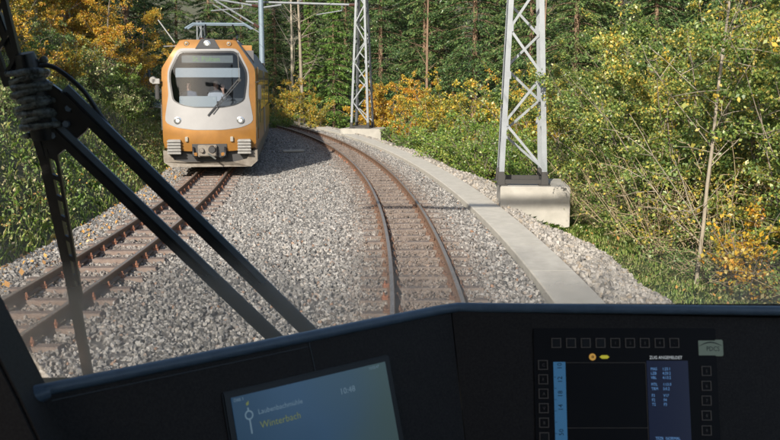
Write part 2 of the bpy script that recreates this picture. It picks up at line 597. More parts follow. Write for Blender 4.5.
# ------------------------------------------------------------------ stones
def stone_group(m, smin, smax, seed):
    g = bpy.data.node_groups.new('stone_scatter', 'GeometryNodeTree')
    g.interface.new_socket('Geometry', in_out='INPUT', socket_type='NodeSocketGeometry')
    g.interface.new_socket('Geometry', in_out='OUTPUT', socket_type='NodeSocketGeometry')
    N = g.nodes.new
    gi, go = N('NodeGroupInput'), N('NodeGroupOutput')
    join = N('GeometryNodeJoinGeometry')
    for k in range(4):
        ico = N('GeometryNodeMeshIcoSphere')
        ico.inputs['Radius'].default_value = 1
        ico.inputs['Subdivisions'].default_value = 1
        sp = N('GeometryNodeSetPosition')
        rv = N('FunctionNodeRandomValue')
        rv.data_type = 'FLOAT_VECTOR'
        rv.inputs[0].default_value = (-.36,)*3
        rv.inputs[1].default_value = (.36,)*3
        rv.inputs['Seed'].default_value = seed*10+k
        g.links.new(ico.outputs['Mesh'], sp.inputs['Geometry'])
        g.links.new(rv.outputs[0], sp.inputs['Offset'])
        tr = N('GeometryNodeTransform')
        tr.inputs['Scale'].default_value = [(1, .75, .6), (1.1, .7, .75), (.9, .85, .55), (1.2, .6, .6)][k]
        sm = N('GeometryNodeSetMaterial')
        sm.inputs['Material'].default_value = m
        gt = N('GeometryNodeGeometryToInstance')
        g.links.new(sp.outputs[0], tr.inputs[0])
        g.links.new(tr.outputs[0], sm.inputs[0])
        g.links.new(sm.outputs[0], gt.inputs[0])
        g.links.new(gt.outputs[0], join.inputs[0])
    iop = N('GeometryNodeInstanceOnPoints')
    iop.inputs['Pick Instance'].default_value = True
    ri = N('FunctionNodeRandomValue')
    ri.data_type = 'INT'
    ri.inputs[4].default_value = 0
    ri.inputs[5].default_value = 3
    ri.inputs['Seed'].default_value = seed+1
    rr = N('FunctionNodeRandomValue')
    rr.data_type = 'FLOAT_VECTOR'
    rr.inputs[1].default_value = (6.28,)*3
    rr.inputs['Seed'].default_value = seed+2
    rs = N('FunctionNodeRandomValue')
    rs.data_type = 'FLOAT'
    rs.inputs[2].default_value = smin
    rs.inputs[3].default_value = smax
    rs.inputs['Seed'].default_value = seed+3
    g.links.new(gi.outputs[0], iop.inputs['Points'])
    g.links.new(join.outputs[0], iop.inputs['Instance'])
    g.links.new(ri.outputs[2], iop.inputs['Instance Index'])
    g.links.new(rr.outputs[0], iop.inputs['Rotation'])
    g.links.new(rs.outputs[1], iop.inputs['Scale'])
    g.links.new(iop.outputs[0], go.inputs[0])
    return g
def stones(name, pts, m, smin, smax, seed):
    me = bpy.data.meshes.new(name)
    me.vertices.add(len(pts))
    me.vertices.foreach_set('co', np.asarray(pts, np.float32).ravel())
    me.update()
    o = link(name, me)
    me.materials.append(m)
    md = o.modifiers.new('scatter', 'NODES')
    md.node_group = stone_group(m, smin, smax, seed)
    return tag(o, kind='stuff')

SLEEP = .65
def scatter_ballast(s0, s1, dens, keep=1.0):
    n_ = int((s1-s0)*8.2*dens)
    s = rng.uniform(s0, s1, n_)
    d = rng.uniform(-6.75, 1.47, n_)
    out = []
    u = rng.uniform(size=n_)
    for si, di, ui in zip(s, d, u):
        z = bz(si, di)+rng.uniform(-.012, .022)
        # leave sleepers and rails mostly clear
        for off, half in ((0, .78), (loop_off(si), .78)):
            if abs(di-off) < half:
                k = (si/SLEEP) % 1
                if min(k, 1-k)*SLEEP < .15 and ui > (.74 if off == 0 else .4): z = None; break
                dr = abs(abs(di-off)-.405)
                if dr < .07: z = None; break
                z = z+.012 if off else z+.006
        if z is not None:
            out.append(trk(si, di, z))
    return [tuple(p) for p in out]
stones('ballast_stones', scatter_ballast(-3, 9, 600), M['stone'], .017, .039, 3)
stones('ballast_stones', scatter_ballast(9, 24, 520), M['stone'], .017, .037, 23)
stones('ballast_stones', scatter_ballast(24, 48, 260), M['stone'], .022, .042, 43)
tp = []
for _ in range(26000):
    s = -3+43*rng.uniform()**1.25
    d = rng.uniform(-.95, .95)
    if abs(abs(d)-.405) < .06: continue
    k = (s/SLEEP) % 1
    onsl = min(k, 1-k)*SLEEP < .10 and abs(d) < .80
    if onsl and rng.uniform() > .38: continue
    tp.append(tuple(trk(s, d, (-.122 if onsl else -.150-.03*max(0, abs(d)-.7)*4)+rng.uniform(-.012, .012))))
stones('track_stones', tp, M['stone'], .012, .029, 83)
pv = []
for _ in range(24000):
    s = -4+46*rng.uniform()**1.5
    t = rng.uniform()
    pv.append(tuple(trk(s, 2.13+verge_w(s)*t*1.05, vz(s, t)+rng.uniform(-.02, .03))))
stones('verge_stones', pv, M['stone_pale'], .018, .062, 63)

# ------------------------------------------------------------------ tracks
def rail_profile(off):
    return [(off+x, z) for x, z in ((-.055, -.125), (.055, -.125), (.055, -.115), (.012, -.10), (.010, -.042), (.031, -.034), (.031, -.006),
                                    (.024, 0), (-.024, 0), (-.031, -.006), (-.031, -.034), (-.010, -.042), (-.012, -.10), (-.055, -.115))]
def sleeper_mesh(m):
    mb = MB()
    prof = [(-.10, -.10), (.10, -.10), (.082, 0), (.066, .012), (-.066, .012), (-.082, 0)]
    xs = [-.80, -.77, .77, .80]
    zs = [-.06, 0, 0, -.06]
    n_ = len(prof)
    vs = [(x, y, z+dz) for x, dz in zip(xs, zs) for y, z in prof]
    fs = [(i*n_+k, i*n_+(k+1) % n_, (i+1)*n_+(k+1) % n_, (i+1)*n_+k) for i in range(3) for k in range(n_)]
    fs += [tuple(range(n_)), tuple(range(3*n_, 4*n_))]
    mb.add(vs, fs)
    return mb.mesh('sleeper', m)
def clip_mb(mb, x, y, z, sg):
    mb.box((x, y, z+.012), (.075, .10, .022))
    mb.box((x-sg*.018, y, z+.033), (.05, .06, .02), Matrix.Rotation(sg*.25, 3, 'Y'))
    mb.tube([(x+sg*.008, y, z+.02), (x+sg*.008, y, z+.052)], .024, 6)
    mb.tube([(x+sg*.008, y, z+.05), (x+sg*.008, y, z+.085)], .012, 6)
CLIPM = {}
for sg in (-1, 1):
    b_ = MB()
    clip_mb(b_, 0, 0, 0, sg)
    CLIPM[sg] = b_.mesh('rail_clip', M['clip'])
CLIPD = {}
for sg in (-1, 1):
    b_ = MB()
    clip_mb(b_, 0, 0, 0, sg)
    CLIPD[sg] = b_.mesh('rail_clip', M['clip_dark'])
def track(off, s0, s1, label, msl, clips_to, clipm):
    off = off if callable(off) else (lambda s, o=off: o)
    root = empty('railway_track', trk(0, off(0), -.145), 0, label, 'railway track')
    inv = Matrix.Translation(root.location).inverted()
    def add(o):
        o.parent = root
        o.matrix_parent_inverse = inv
    pth = [s0+i*.8 for i in range(int((s1-s0)/.8)+1)]
    for sg in (-1, 1):
        o = MB().sweep(rail_profile(sg*.405), pth, fo=off).obj('rail', M['rail'])
        o.data.materials.append(M['rail_top'])
        for p in o.data.polygons:
            if p.center.z > -.0015: p.material_index = 1
        add(o)
    sm = sleeper_mesh(msl)
    far = MB()
    i = int(s0/SLEEP)
    while i*SLEEP < s1:
        s = i*SLEEP
        o = link('sleeper', sm)
        o.location = trk(s, off(s), -.137)+Vector((rng.normal()*.008, rng.normal()*.012, rng.normal()*.004))
        a = s/RAD+rng.normal()*.008
        o.rotation_euler = (0, 0, a)
        add(o)
        for x in (-.405, .405):
            for sg in (-1, 1):
                if -4 < s < clips_to:
                    c = link('rail_clip', CLIPM[sg] if clipm is CLIPM or (x < 0 and sg < 0 and rng.uniform() < .3) else CLIPD[sg], o)
                    c.location = (x+sg*.075, 0, .012)
                    c.rotation_euler = (0, 0, rng.normal()*.12)
                elif s > 0:
                    p = trk(s, off(s), -.125)
                    q = Matrix.Rotation(s/RAD, 3, 'Z')@Vector((x+sg*.075, 0, .03))
                    far.box(p+q, (.07, .09, .06))
        i += 1
    add(tag(far.obj('rail_clip', M['clip'] if clipm is CLIPM else M['clip_dark']), kind='stuff'))
track(0, -13, 92, 'brown narrow gauge track curving away left from the cab, nearest the concrete strip', M['sleeper'], 22, {-1: CLIPM[-1], 1: CLIPD[1]})
track(loop_off, -9, 92, 'rusty narrow gauge track with orange rail clips under the golden train', M['sleeper2'], 22, CLIPM)
# pale pipe lying in the train's shadow
o = MB().tube([(-3.95, 33.3, -.10), (-3.2, 33.5, -.10)], .055, 10).obj('drain_pipe', M['block'], smooth='auto')
tag(o, 'short pale grey pipe lying on the shaded ballast right of the train', 'pipe')

# ------------------------------------------------------------------ masts
def lattice_mast(x, y, rz, h, wb, label, group, zt=.30, block=(1.75, 1.7, 1.1), boff=(.12, .0), arm=None):
    root = empty('lattice_mast', (x, y, zt), rz, label, 'catenary mast', group)
    slope = (wb-.36)/2/8.5
    def hw(z): return wb/2-slope*z
    legm = {}
    for i, (sx, sy) in enumerate(((-1, -1), (1, -1), (1, 1), (-1, 1))):
        p = Vector((sx*hw(0), sy*hw(0), .02))
        q = Vector((sx*hw(h), sy*hw(h), h))
        mb = MB()
        k = .105
        for (a, b) in (((0, 0), (-sx*k, -sy*.014)), ((0, -sy*.0142), (-sx*.014, -sy*k))):
            x0, x1 = sorted((a[0], b[0]))
            y0, y1 = sorted((a[1], b[1]))
            vs = [p+Vector(c) for c in ((x0, y0, .26), (x1, y0, .26), (x1, y1, .26), (x0, y1, .26))]+[q+Vector(c) for c in ((x0, y0, 0), (x1, y0, 0), (x1, y1, 0), (x0, y1, 0))]
            mb.add(vs, [(0, 1, 2, 3), (4, 5, 6, 7), (0, 1, 5, 4), (1, 2, 6, 5), (2, 3, 7, 6), (3, 0, 4, 7)])
        leg = mb.obj('leg', M['galv'], root)
        f = MB().box((p.x-sx*.045, p.y-sy*.045, .145), (.15, .15, .27), taper=.82).box((p.x-sx*.05, p.y-sy*.05, .012), (.24, .24, .02))
        f.obj('leg_foot', M['bitumen'], leg)
    mb = MB()
    w = hw(0)
    for sx in (-1, 1):
        mb.bar((sx*(w-.05), -w+.05, .075), (sx*(w-.05), w-.05, .075), .07, .09)
        mb.bar((-w+.05, sx*(w-.05), .07), (w-.05, sx*(w-.05), .07), .07, .09)
    mb.obj('base_frame', M['bitumen'], root)
    step = .97
    for face in range(4):
        R = Matrix.Rotation(face*pi/2, 3, 'Z')
        z, sgn = .32, (1 if face % 2 == 0 else -1)
        if face in (2, 3): sgn = -sgn
        while z < h-.4:
            z2 = min(z+step, h-.1)
            p = R@Vector((sgn*(hw(z)-.05), -hw(z)+.019+(.012 if sgn > 0 else 0), z))
            q = R@Vector((-sgn*(hw(z2)-.05), -hw(z2)+.019+(.012 if sgn > 0 else 0), z2))
            nrm = R@Vector((0, -1, 0))
            MB().bar(p, q, .052, .009, up=nrm).obj('brace', M['galv'], root)
            z, sgn = z2, -sgn
            step *= .985
    for i, (sx, sy) in enumerate(((-1, -1), (1, -1), (1, 1), (-1, 1))):
        for zz in (1.29, 2.25, 3.2, 4.15):
            MB().box((sx*(hw(zz)-.07), sy*(hw(zz)+.003), zz), (.11, .012, .15)).obj('gusset_plate', M['galv'], root)
    MB().box((0, 0, h+.02), (.5, .5, .04)).obj('cap_plate', M['galv'], root)
    if block:
        b = MB().box((boff[0], boff[1], -block[2]/2-.004), block).obj('footing', M['block'], root, bevel=.018)
    if arm: arm(root)
    return root
def crossarm(root, z, length, ang=0):
    mb = MB()
    e = Vector((-length, 0, z+.28))
    mb.tube([(-.25, 0, z), e], ang or .055, 8)
    mb.tube([(-.3, 0, z+1.5), (-length*.55, 0, z+.2)], .022, 6)
    mb.obj('cross_arm', M['galv'], root, smooth='auto')
    i_ = MB()
    i_.tube([(-.62, 0, z+.02), (-.32, 0, z+.005)], .075, 8)
    i_.obj('insulator', M['insul'], root, smooth='auto')
    st = MB().tube([(-1.0, 0, z-.02), (-1.0, 0, z-.25), (-2.3, 0, z-.42)], .028, 6)
    st.obj('steady_arm', M['galv'], root)
gm = 'lattice catenary masts on concrete footings'
lattice_mast(2.78, 18.98, -.07, 9.0, .98, 'big grey lattice mast on a concrete block beside the concrete strip, the nearer one', gm, zt=.35, boff=(.24, .1), block=(1.42, 1.6, 1.1))
lattice_mast(-1.36, 44.4, -.26, 9.0, .93, 'lattice mast farther off by the yellow bushes with a cross arm over the tracks', gm, zt=.18, block=(2.05, 1.8, 1.0), boff=(.15, .05),
             arm=lambda r: crossarm(r, 5.9, 6.0))
lattice_mast(3.75, 3.6, .02, 9.0, .93, 'lattice mast beside the own train just out of view on the right', gm, zt=.1, block=(1.4, 1.4, 1.0), boff=(.1, 0),
             arm=lambda r: crossarm(r, 7.45, 8.8, .11))
lattice_mast(-13.6, 66, -.4, 6.55, .62, 'small lattice mast showing just above the roof of the golden train', gm, zt=.1, block=None)
lattice_mast(-13.7, 50.5, -.3, 4.6, .62, 'blue grey lattice mast half hidden in bushes left of the golden train', gm, zt=1.0, block=None)

# round pole between the tracks with two cantilevers
pr = empty('catenary_pole', (-6.3, 45, -.3), .26, 'round blue grey pole behind the golden train holding the overhead line', 'catenary pole')
MB().tube([(0, 0, 0), (0, 0, 9)], [.15, .12], 14).obj('pole_shaft', M['pole'], pr, smooth='auto')
mb = MB()
mb.tube([(-.1, 0, 6.35), (-2.9, 0, 6.75)], .05, 8)
mb.tube([(-.1, 0, 5.35), (-2.4, 0, 6.72)], .045, 8)
mb.tube([(-.1, 0, 5.1), (-2.3, 0, 6.4)], .03, 6)
mb.tube([(.1, 0, 6.3), (1.0, 0, 6.45)], .05, 8)
mb.tube([(-2.4, 0, 6.1), (-.9, 0, 6.25)], .03, 6)
mb.tube([(-.9, 0, 6.25), (-.9, 0, 6.5)], .03, 6)
mb.obj('cantilever', M['galv'], pr, smooth='auto')
mb = MB()
mb.tube([(-.38, 0, 5.52), (-.12, 0, 5.36)], .08, 8)
mb.tube([(-.45, 0, 6.4), (-.15, 0, 6.36)], .075, 8)
mb.obj('insulator', M['insul'], pr, smooth='auto')
for off, what in ((0, 'thin contact wire over the nearer track'), ('loop', 'thin contact wire over the track of the golden train')):
    fo_ = loop_off if off == 'loop' else (lambda s: 0)
    mb = MB().tube([trk(s, fo_(s), 5.55) for s in range(-6, 90, 4)], .009, 5)
    mb.tube([trk(s, fo_(s), 6.6+.15*cos((s-4)/23*2*pi)) for s in range(-6, 90, 4)], .005, 5)
    tag(mb.obj('contact_wire', M['wire']), what, 'overhead wire')

# ------------------------------------------------------------------ golden train on the left track
TS = 14.8*1.0                     # angle of the nose on the arc
def train_car(name, label, a0, length, front, group):
    """a car whose front stands at arc angle a0; local -Y is the nose, +X its right side seen from the cab"""
    p = trk(a0, loop_off(a0))
    q = trk(a0+length*1.02, loop_off(a0+length*1.02))
    rz = atan2(-(q-p).x, (q-p).y)
    root = empty(name, p, rz, label, 'train', group)
    oct_ = [(-1.25, .62), (-1.25, 2.82), (-.74, 3.58), (.74, 3.58), (1.25, 2.82), (1.25, .62)]
    Y0 = .75
    # body shell with openings for windows on both sides built from strips
    def shell(nm, poly, y0, y1, m, closed=False):
        mb = MB()
        n_ = len(poly)
        vs = [(x, y, z) for y in (y0, y1) for x, z in poly]
        fs = [(i, i+1, n_+i+1, n_+i) for i in range(n_-1)]
        mb.add(vs, fs)
        if closed: mb.add([(x, y1, z) for x, z in poly], [tuple(range(n_))])
        return mb
    b = shell('body', oct_, Y0 if front else 0, length, M['gold'], True)
    b.add([(-1.25, y, .62) for y in (Y0, length)]+[(1.25, y, .62) for y in (length, Y0)], [(0, 1, 2, 3)])
    b.add([(-1.1, 2.3, .7), (1.1, 2.3, .7), (1.1, 2.3, 3.5), (-1.1, 2.3, 3.5)], [(0, 1, 2, 3)])
    body = b.obj('body', M['gold'], root)
    body.data.materials.append(M['roofgrey'])
    for p in body.data.polygons:
        if p.center.z > 2.85: p.material_index = 1
    if not front:
        MB().add([(x, .01, z) for x, z in oct_], [tuple(range(6))]).obj('end_wall', M['roofgrey'], root)
    for sg in (-1, 1):
        x = sg*1.258
        bx = MB().box((x, (Y0+1.2+length-.4)/2+.3, 2.05), (.012, length-2.6, 1.06)).obj('window_band', M['dark'], root)
        y = 3.6
        while y < length-2:
            MB().box((sg*1.268, y, 2.05), (.008, 1.35, .92)).obj('window', M['side_glass'], root, bevel=.0015)
            y += 1.62
            if abs(y-8.4) < .85: y = 10.1
        # doors
        for yd in ((2.0,) if front else ()):
            d = MB().box((sg*1.262, yd, 1.85), (.02, .72, 2.05)).obj('door', M['gold'], root, bevel=.004)
            MB().box((sg*1.275, yd, 2.2), (.01, .46, .9)).obj('door_window', M['side_glass'], d)
            MB().tube([(sg*1.33, yd-.45, 1.3), (sg*1.33, yd-.45, 2.3)], .018, 6).obj('handle', M['lamp_ring'], d)
        d = MB().box((sg*1.263, 8.4, 1.75), (.022, 1.35, 2.2)).obj('door', M['silver'], root, bevel=.004)
        MB().box((sg*1.277, 8.4, 2.1), (.01, 1.0, 1.1)).obj('door_window', M['side_glass'], d)
        MB().box((sg*1.2, length/2+.4, .47), (.06, length-1.6, .42)).obj('side_skirt', M['skirt'], root)
    for yb in (3.2, length-3.2):
        bg_ = MB().box((0, yb, .45), (1.5, 2.6, .3)).obj('bogie', M['dark'], root)
        for dy in (-.9, .9):
            for sg in (-1, 1):
                MB().tube([(sg*.36, yb+dy, .36), (sg*.46, yb+dy, .36)], [.36, .35], 20).obj('wheel', M['rail_top'], bg_, smooth='auto')
    # roof equipment
    rb = MB()
    rb.box((0, 6.5, 3.66), (1.2, 3, .18))
    rb.box((0, 11.5, 3.66), (1.1, 2.2, .18))
    rb.obj('roof_box', M['roofgrey'], root, bevel=.02)
    return root, Y0
train, TY = train_car('railcar', 'golden railcar with silver face and lit headlights coming round the curve', TS, 16.5, True, None)
a1 = TS+17.7
car2, _ = train_car('railcar', 'second golden car coupled behind the first railcar, mostly hidden', a1, 15.5, False, None)
r_ = MB()
for k in range(6): r_.box((0, 16.55+k*.09, 2.0), (2.2-.12*(k % 2), .05, 2.5-.12*(k % 2)))
r_.obj('gangway_bellows', M['black'], train)

# nose: loops around a centre, lofted
NC = (0.0, 2.15)
def loop(poly, n=96):
    out = []
    for k in range(n):
        t = 2*pi*(k+.5)/n
        dx, dz = sin(t), cos(t)
        best = 1e9
        for i in range(len(poly)):
            (x0, z0), (x1, z1) = poly[i], poly[(i+1) % len(poly)]
            ex, ez = x1-x0, z1-z0
            den = dx*ez-dz*ex
            if abs(den) < 1e-9: continue
            q = ((x0-NC[0])*ez-(z0-NC[1])*ex)/den
            w = ((x0-NC[0])*dz-(z0-NC[1])*dx)/den
            if q > 0 and -1e-6 <= w <= 1+1e-6: best = min(best, q)
        out.append((NC[0]+dx*best, NC[1]+dz*best))
    return out
def smooth_loop(pts, it=2):
    for _ in range(it):
        n_ = len(pts)
        pts = [((pts[i-1][0]+2*pts[i][0]+pts[(i+1) % n_][0])/4, (pts[i-1][1]+2*pts[i][1]+pts[(i+1) % n_][1])/4) for i in range(n_)]
    return pts
def nose_y(u, z):
    y = .20*(abs(u)/1.25)**2.2
    y += max(0, z-1.15)*.13+max(0, z-3.15)**1.5*.45
    y += max(0, .85-z)*.12
    return y
outer_p = [(-1.24, .66), (-1.25, 2.80), (-.73, 3.575), (.73, 3.575), (1.25, 2.80), (1.24, .66), (.6, .60), (-.6, .60)]
mask_p = [(-1.19, 1.37), (-1.13, 1.75), (-1.065, 2.1), (-1.09, 2.55), (-1.07, 2.78), (-.79, 3.345), (.79, 3.345), (1.07, 2.78), (1.09, 2.55), (1.065, 2.1), (1.13, 1.75), (1.19, 1.37), (.85, 1.235), (.4, 1.175), (-.4, 1.175), (-.85, 1.235)]
ws_p = [(-.96, 1.95), (-1.04, 2.50), (-1.035, 2.74), (-.765, 3.28), (.765, 3.28), (1.035, 2.74), (1.04, 2.50), (.96, 1.95), (.70, 1.825), (.36, 1.765), (-.36, 1.765), (-.70, 1.825)]
OL, ML, WL = smooth_loop(loop(outer_p), 1), smooth_loop(loop(mask_p), 1), smooth_loop(loop(ws_p), 1)
def scaled(l, f): return [(NC[0]+(x-NC[0])*f, NC[1]+(z-NC[1])*f) for x, z in l]
def ring(la, lb, steps, off, off2=None):
    mb = MB()
    n_ = len(la)
    off2 = off if off2 is None else off2
    vs = []
    for i in range(steps+1):
        t = i/steps
        for (x0, z0), (x1, z1) in zip(la, lb):
            x, z = x0+(x1-x0)*t, z0+(z1-z0)*t
            vs.append((x, nose_y(x, z)-(off+(off2-off)*t), z))
    fs = [(i*n_+k, i*n_+(k+1) % n_, (i+1)*n_+(k+1) % n_, (i+1)*n_+k) for i in range(steps) for k in range(n_)]
    return mb.add(vs, fs)
mb = ring(OL, scaled(ML, .985), 5, 0)
n_ = len(OL)
full = smooth_loop(loop([(-1.25, .62), (-1.25, 2.82), (-.74, 3.58), (.74, 3.58), (1.25, 2.82), (1.25, .62)]), 0)
vs = [(x, nose_y(x, z), z) for x, z in OL]+[(x*1.0, nose_y(x, z)*.5+.25, z) for x, z in full]+[(x, TY, z) for x, z in full]
mb.add(vs, [(j*n_+k, j*n_+(k+1) % n_, (j+1)*n_+(k+1) % n_, (j+1)*n_+k) for j in (0, 1) for k in range(n_)])
mb.obj('nose', M['gold'], train, smooth='auto')
mb = ring(ML, scaled(WL, .99), 4, .014)
mb.add([(x, nose_y(x, z)-.014, z) for x, z in ML]+[(x, nose_y(x, z)+.03, z) for x, z in ML], [(k, (k+1) % n_, n_+(k+1) % n_, n_+k) for k in range(n_)])
mb.obj('face_panel', M['silver'], train, smooth='auto')
mb = ring(scaled(WL, 1.0), scaled(WL, .955), 1, .024)
mb.add([(x, nose_y(x, z)-.024, z) for x, z in WL]+[(x, nose_y(x, z)+.02, z) for x, z in WL], [(k, (k+1) % n_, n_+(k+1) % n_, n_+k) for k in range(n_)])
mb.obj('window_seal', M['black'], train, smooth='auto')
mb = ring(scaled(WL, .957), scaled(WL, .02), 8, .020)
mb.obj('windscreen', M['train_glass'], train, smooth=True)
# interior
mb = MB()
mb.box((0, 1.6, 1.2), (2.3, 1.6, .05)).box((0, 2.25, 2.2), (2.3, .06, 2.3))
mb.box((0, .75, 1.86), (1.7, .5, .12))
for sx in (-1, 1): mb.box((sx*1.17, 1.5, 1.9), (.04, 1.4, 1.4))
mb.obj('cab_interior', M['inner'], train)
MB().box((-.30, .40, 1.92), (1.0, .05, .30), Matrix.Rotation(-.25, 3, 'X')).obj('desk_panel', M['paper'], train, bevel=.01)
MB().box((-.02, .42, 2.70), (1.72, .012, .25)).obj('sun_blind', M['blind'], train)
# destination display
dd_ = MB().box((-.02, .42, 3.06), (1.36, .05, .20)).obj('destination_display', M['dispglass'], train, bevel=.005)
tm = text_mesh('St. Pölten', .19, M['led'])
t_ = link('lettering', tm, dd_)
t_.location = (-.42, .392, 3.0)
t_.rotation_euler = (pi/2, 0, 0)
# lights
def lamp_on(u, z, r, nm, m, ringm, glow=True):
    y = nose_y(u, z)-.02
    a = MB().tube([(u, y+.05, z), (u, y-.012, z), (u, y-.02, z)], [r*1.3, r*1.3, r*1.12], 24).obj(nm, ringm, train, smooth='auto')
    MB().tube([(u, y-.018, z), (u, y-.024, z)], [r*1.02, r*.98], 24).obj('reflector', M['reflector'], a, smooth='auto')
    MB().tube([(u, y-.024, z), (u, y-.036, z), (u, y-.042, z)], [r*.62, r*.55, r*.3], 20).obj('lens', m, a, smooth='auto')
for sx in (-1, 1): lamp_on(sx*.83+.005, 1.425, .078, 'headlight', M['lamp'], M['lamp_ring'])
hs = MB()
poly = [(-.33, 3.33), (-.17, 3.60), (.17, 3.60), (.33, 3.33)]
hs.prism(poly, lambda u, v, k: (u, nose_y(0, v)-.03 if k == 0 else .75, v))
hs.obj('top_lamp_housing', M['dark'], train, bevel=.01)
lamp_on(-.01, 3.46, .075, 'top_headlight', M['lamp'], M['lamp_ring'])
for sx in (-1, 1): lamp_on(sx*.56, 3.47, .055, 'marker_light', M['gold'], M['gold'])
for sx in (-1, 1):
    mk = MB().box((sx*.60, nose_y(.6, .95)-.04, .93), (.075, .08, .13)).obj('marker_lamp', M['lamp_ring'], train, bevel=.01)
# anti-climbers: ribbed blocks
for sx in (-1, 1):
    a = MB().box((sx*.93, .12, .72), (.34, .30, .40)).obj('anti_climber', M['ribs'], train, bevel=.012)
    for k in range(5):
        MB().box((sx*.93, -.055, .56+k*.08), (.36, .06, .045)).obj('rib', M['ribs'], a, bevel=.006)
# coupler with surrounding box
c = MB()
c.box((0, .15, .62), (.92, .3, .36))
co = c.obj('coupler_recess', M['dark'], train)
c = MB()
c.box((-.05, -.02, .62), (.50, .22, .32))
c.box((-.05, -.16, .62), (.46, .08, .26))
cp = c.obj('coupler', M['skirt'], train, bevel=.015)
MB().tube([(.08, -.24, .66), (.08, -.16, .66)], [.085, .11], 18).obj('coupling_cone', M['dark'], cp, smooth='auto')
MB().tube([(-.18, -.30, .64), (-.18, -.16, .64)], [.05, .08], 14).obj('coupling_horn', M['skirt'], cp, smooth='auto')
for sx in (-1, 1):
    MB().tube([(sx*.42, -.05, .72), (sx*.42, -.12, .5), (sx*.3, -.1, .42)], .03, 8).obj('air_hose', M['black'], cp, smooth=True)
    MB().box((sx*.36, -.08, .53), (.09, .12, .09)).obj('cable_socket', M['gold'], cp, bevel=.01)
MB().bar((-.02, -.22, .56), (.18, -.30, .42), .035).obj('uncoupling_lever', M['lamp_ring'], cp)
# skirt and ploughs
sk = [(-1.25, .62), (-1.24, .30), (-1.05, .17), (1.10, .17), (1.27, .32), (1.27, .62), (1.10, .60), (.98, .38), (.62, .30), (-.62, .30), (-.95, .36), (-1.1, .6)]
b = MB()
n0 = len(sk)
for (x, z), k in [(p, 0) for p in sk]+[(p, 1) for p in sk]:
    b.v.append((x, .04+.12*(abs(x)/1.25)**2+.5*k*.25, z))
bmf = [tuple(range(n0)), tuple(range(n0, 2*n0))[::-1]]+[(i, (i+1) % n0, n0+(i+1) % n0, n0+i) for i in range(n0)]
b.f += bmf
sko = b.obj('front_skirt', M['skirt'], train)
MB().box((0, .75, .45), (2.3, 1.0, .3)).obj('underframe', M['dark'], train)
# wiper
mb = MB()
def wp(u, z, o=.06): return (u, nose_y(u, z)-o, z)
mb.bar(wp(.80, 2.52, .07), wp(-.02, 1.56, .07), .030, .02, up=(0, 1, 0))
mb.bar(wp(.86, 2.50, .085), wp(.10, 1.62, .085), .022, .02, up=(0, 1, 0))
wi = mb.obj('wiper', M['black'], train)
MB().bar(wp(.80, 3.24, .05), wp(.83, 2.52, .075), .016, .016, up=(0, 1, 0)).obj('wiper_arm', M['black'], wi)
MB().box(wp(.83, 2.50, .09), (.09, .04, .07)).obj('wiper_joint', M['black'], wi, bevel=.01)
# mirrors / cameras
for sx in (-1, 1):
    mm = MB().bar((sx*1.25, .35, 2.44), (sx*1.36, .28, 2.46), .03).obj('mirror_bracket', M['dark'], train)
    MB().box((sx*1.36, .28, 2.18), (.10, .12, .40)).obj('mirror', M['black'], mm, bevel=.02)
    if sx < 0:
        w_ = MB()
        w_.tube([(-1.46, .34, 2.50), (-1.46, .20, 2.50)], [.10, .085], 16)
        w_.box((-1.38, .28, 2.47), (.2, .16, .14))
        w_.obj('camera_housing', M['ribs'], mm, bevel=.01)
    MB().tube([(sx*1.30, .55, 1.15), (sx*1.30, .55, 2.0)], .018, 6).obj('grab_rail', M['lamp_ring'], train)
# pantograph
pg = MB()
for sx in (-1, 1):
    pg.tube([(sx*.55, 4.4, 3.75), (sx*.5, 5.9, 3.95), (sx*.42, 4.7, 4.22)], .025, 6)
pgo = pg.obj('pantograph', M['dark'], train)
MB().tube([(-1.05, 4.6, 4.10), (-.8, 4.6, 4.25), (.8, 4.6, 4.25), (1.05, 4.6, 4.10)], .03, 6).obj('contact_strip', M['pole'], pgo)
MB().tube([(-1.0, 4.9, 4.10), (-.8, 4.9, 4.23), (.8, 4.9, 4.23), (1.0, 4.9, 4.10)], .03, 6).obj('contact_strip', M['pole'], pgo)
mb = MB()
for sx in (-.5, .5):
    for y in (4.3, 5.7): mb.tube([(sx, y, 3.58), (sx, y, 3.8)], .06, 8)
mb.obj('insulator', M['insul'], pgo)
ra = MB()
ra.tube([(-1.35, .9, 4.12), (-.9, .7, 3.5)], .018, 5)
ra.tube([(-1.25, 1.1, 3.42), (-.85, .8, 3.42)], .014, 5)
ra.obj('antenna', M['roofgrey'], train)

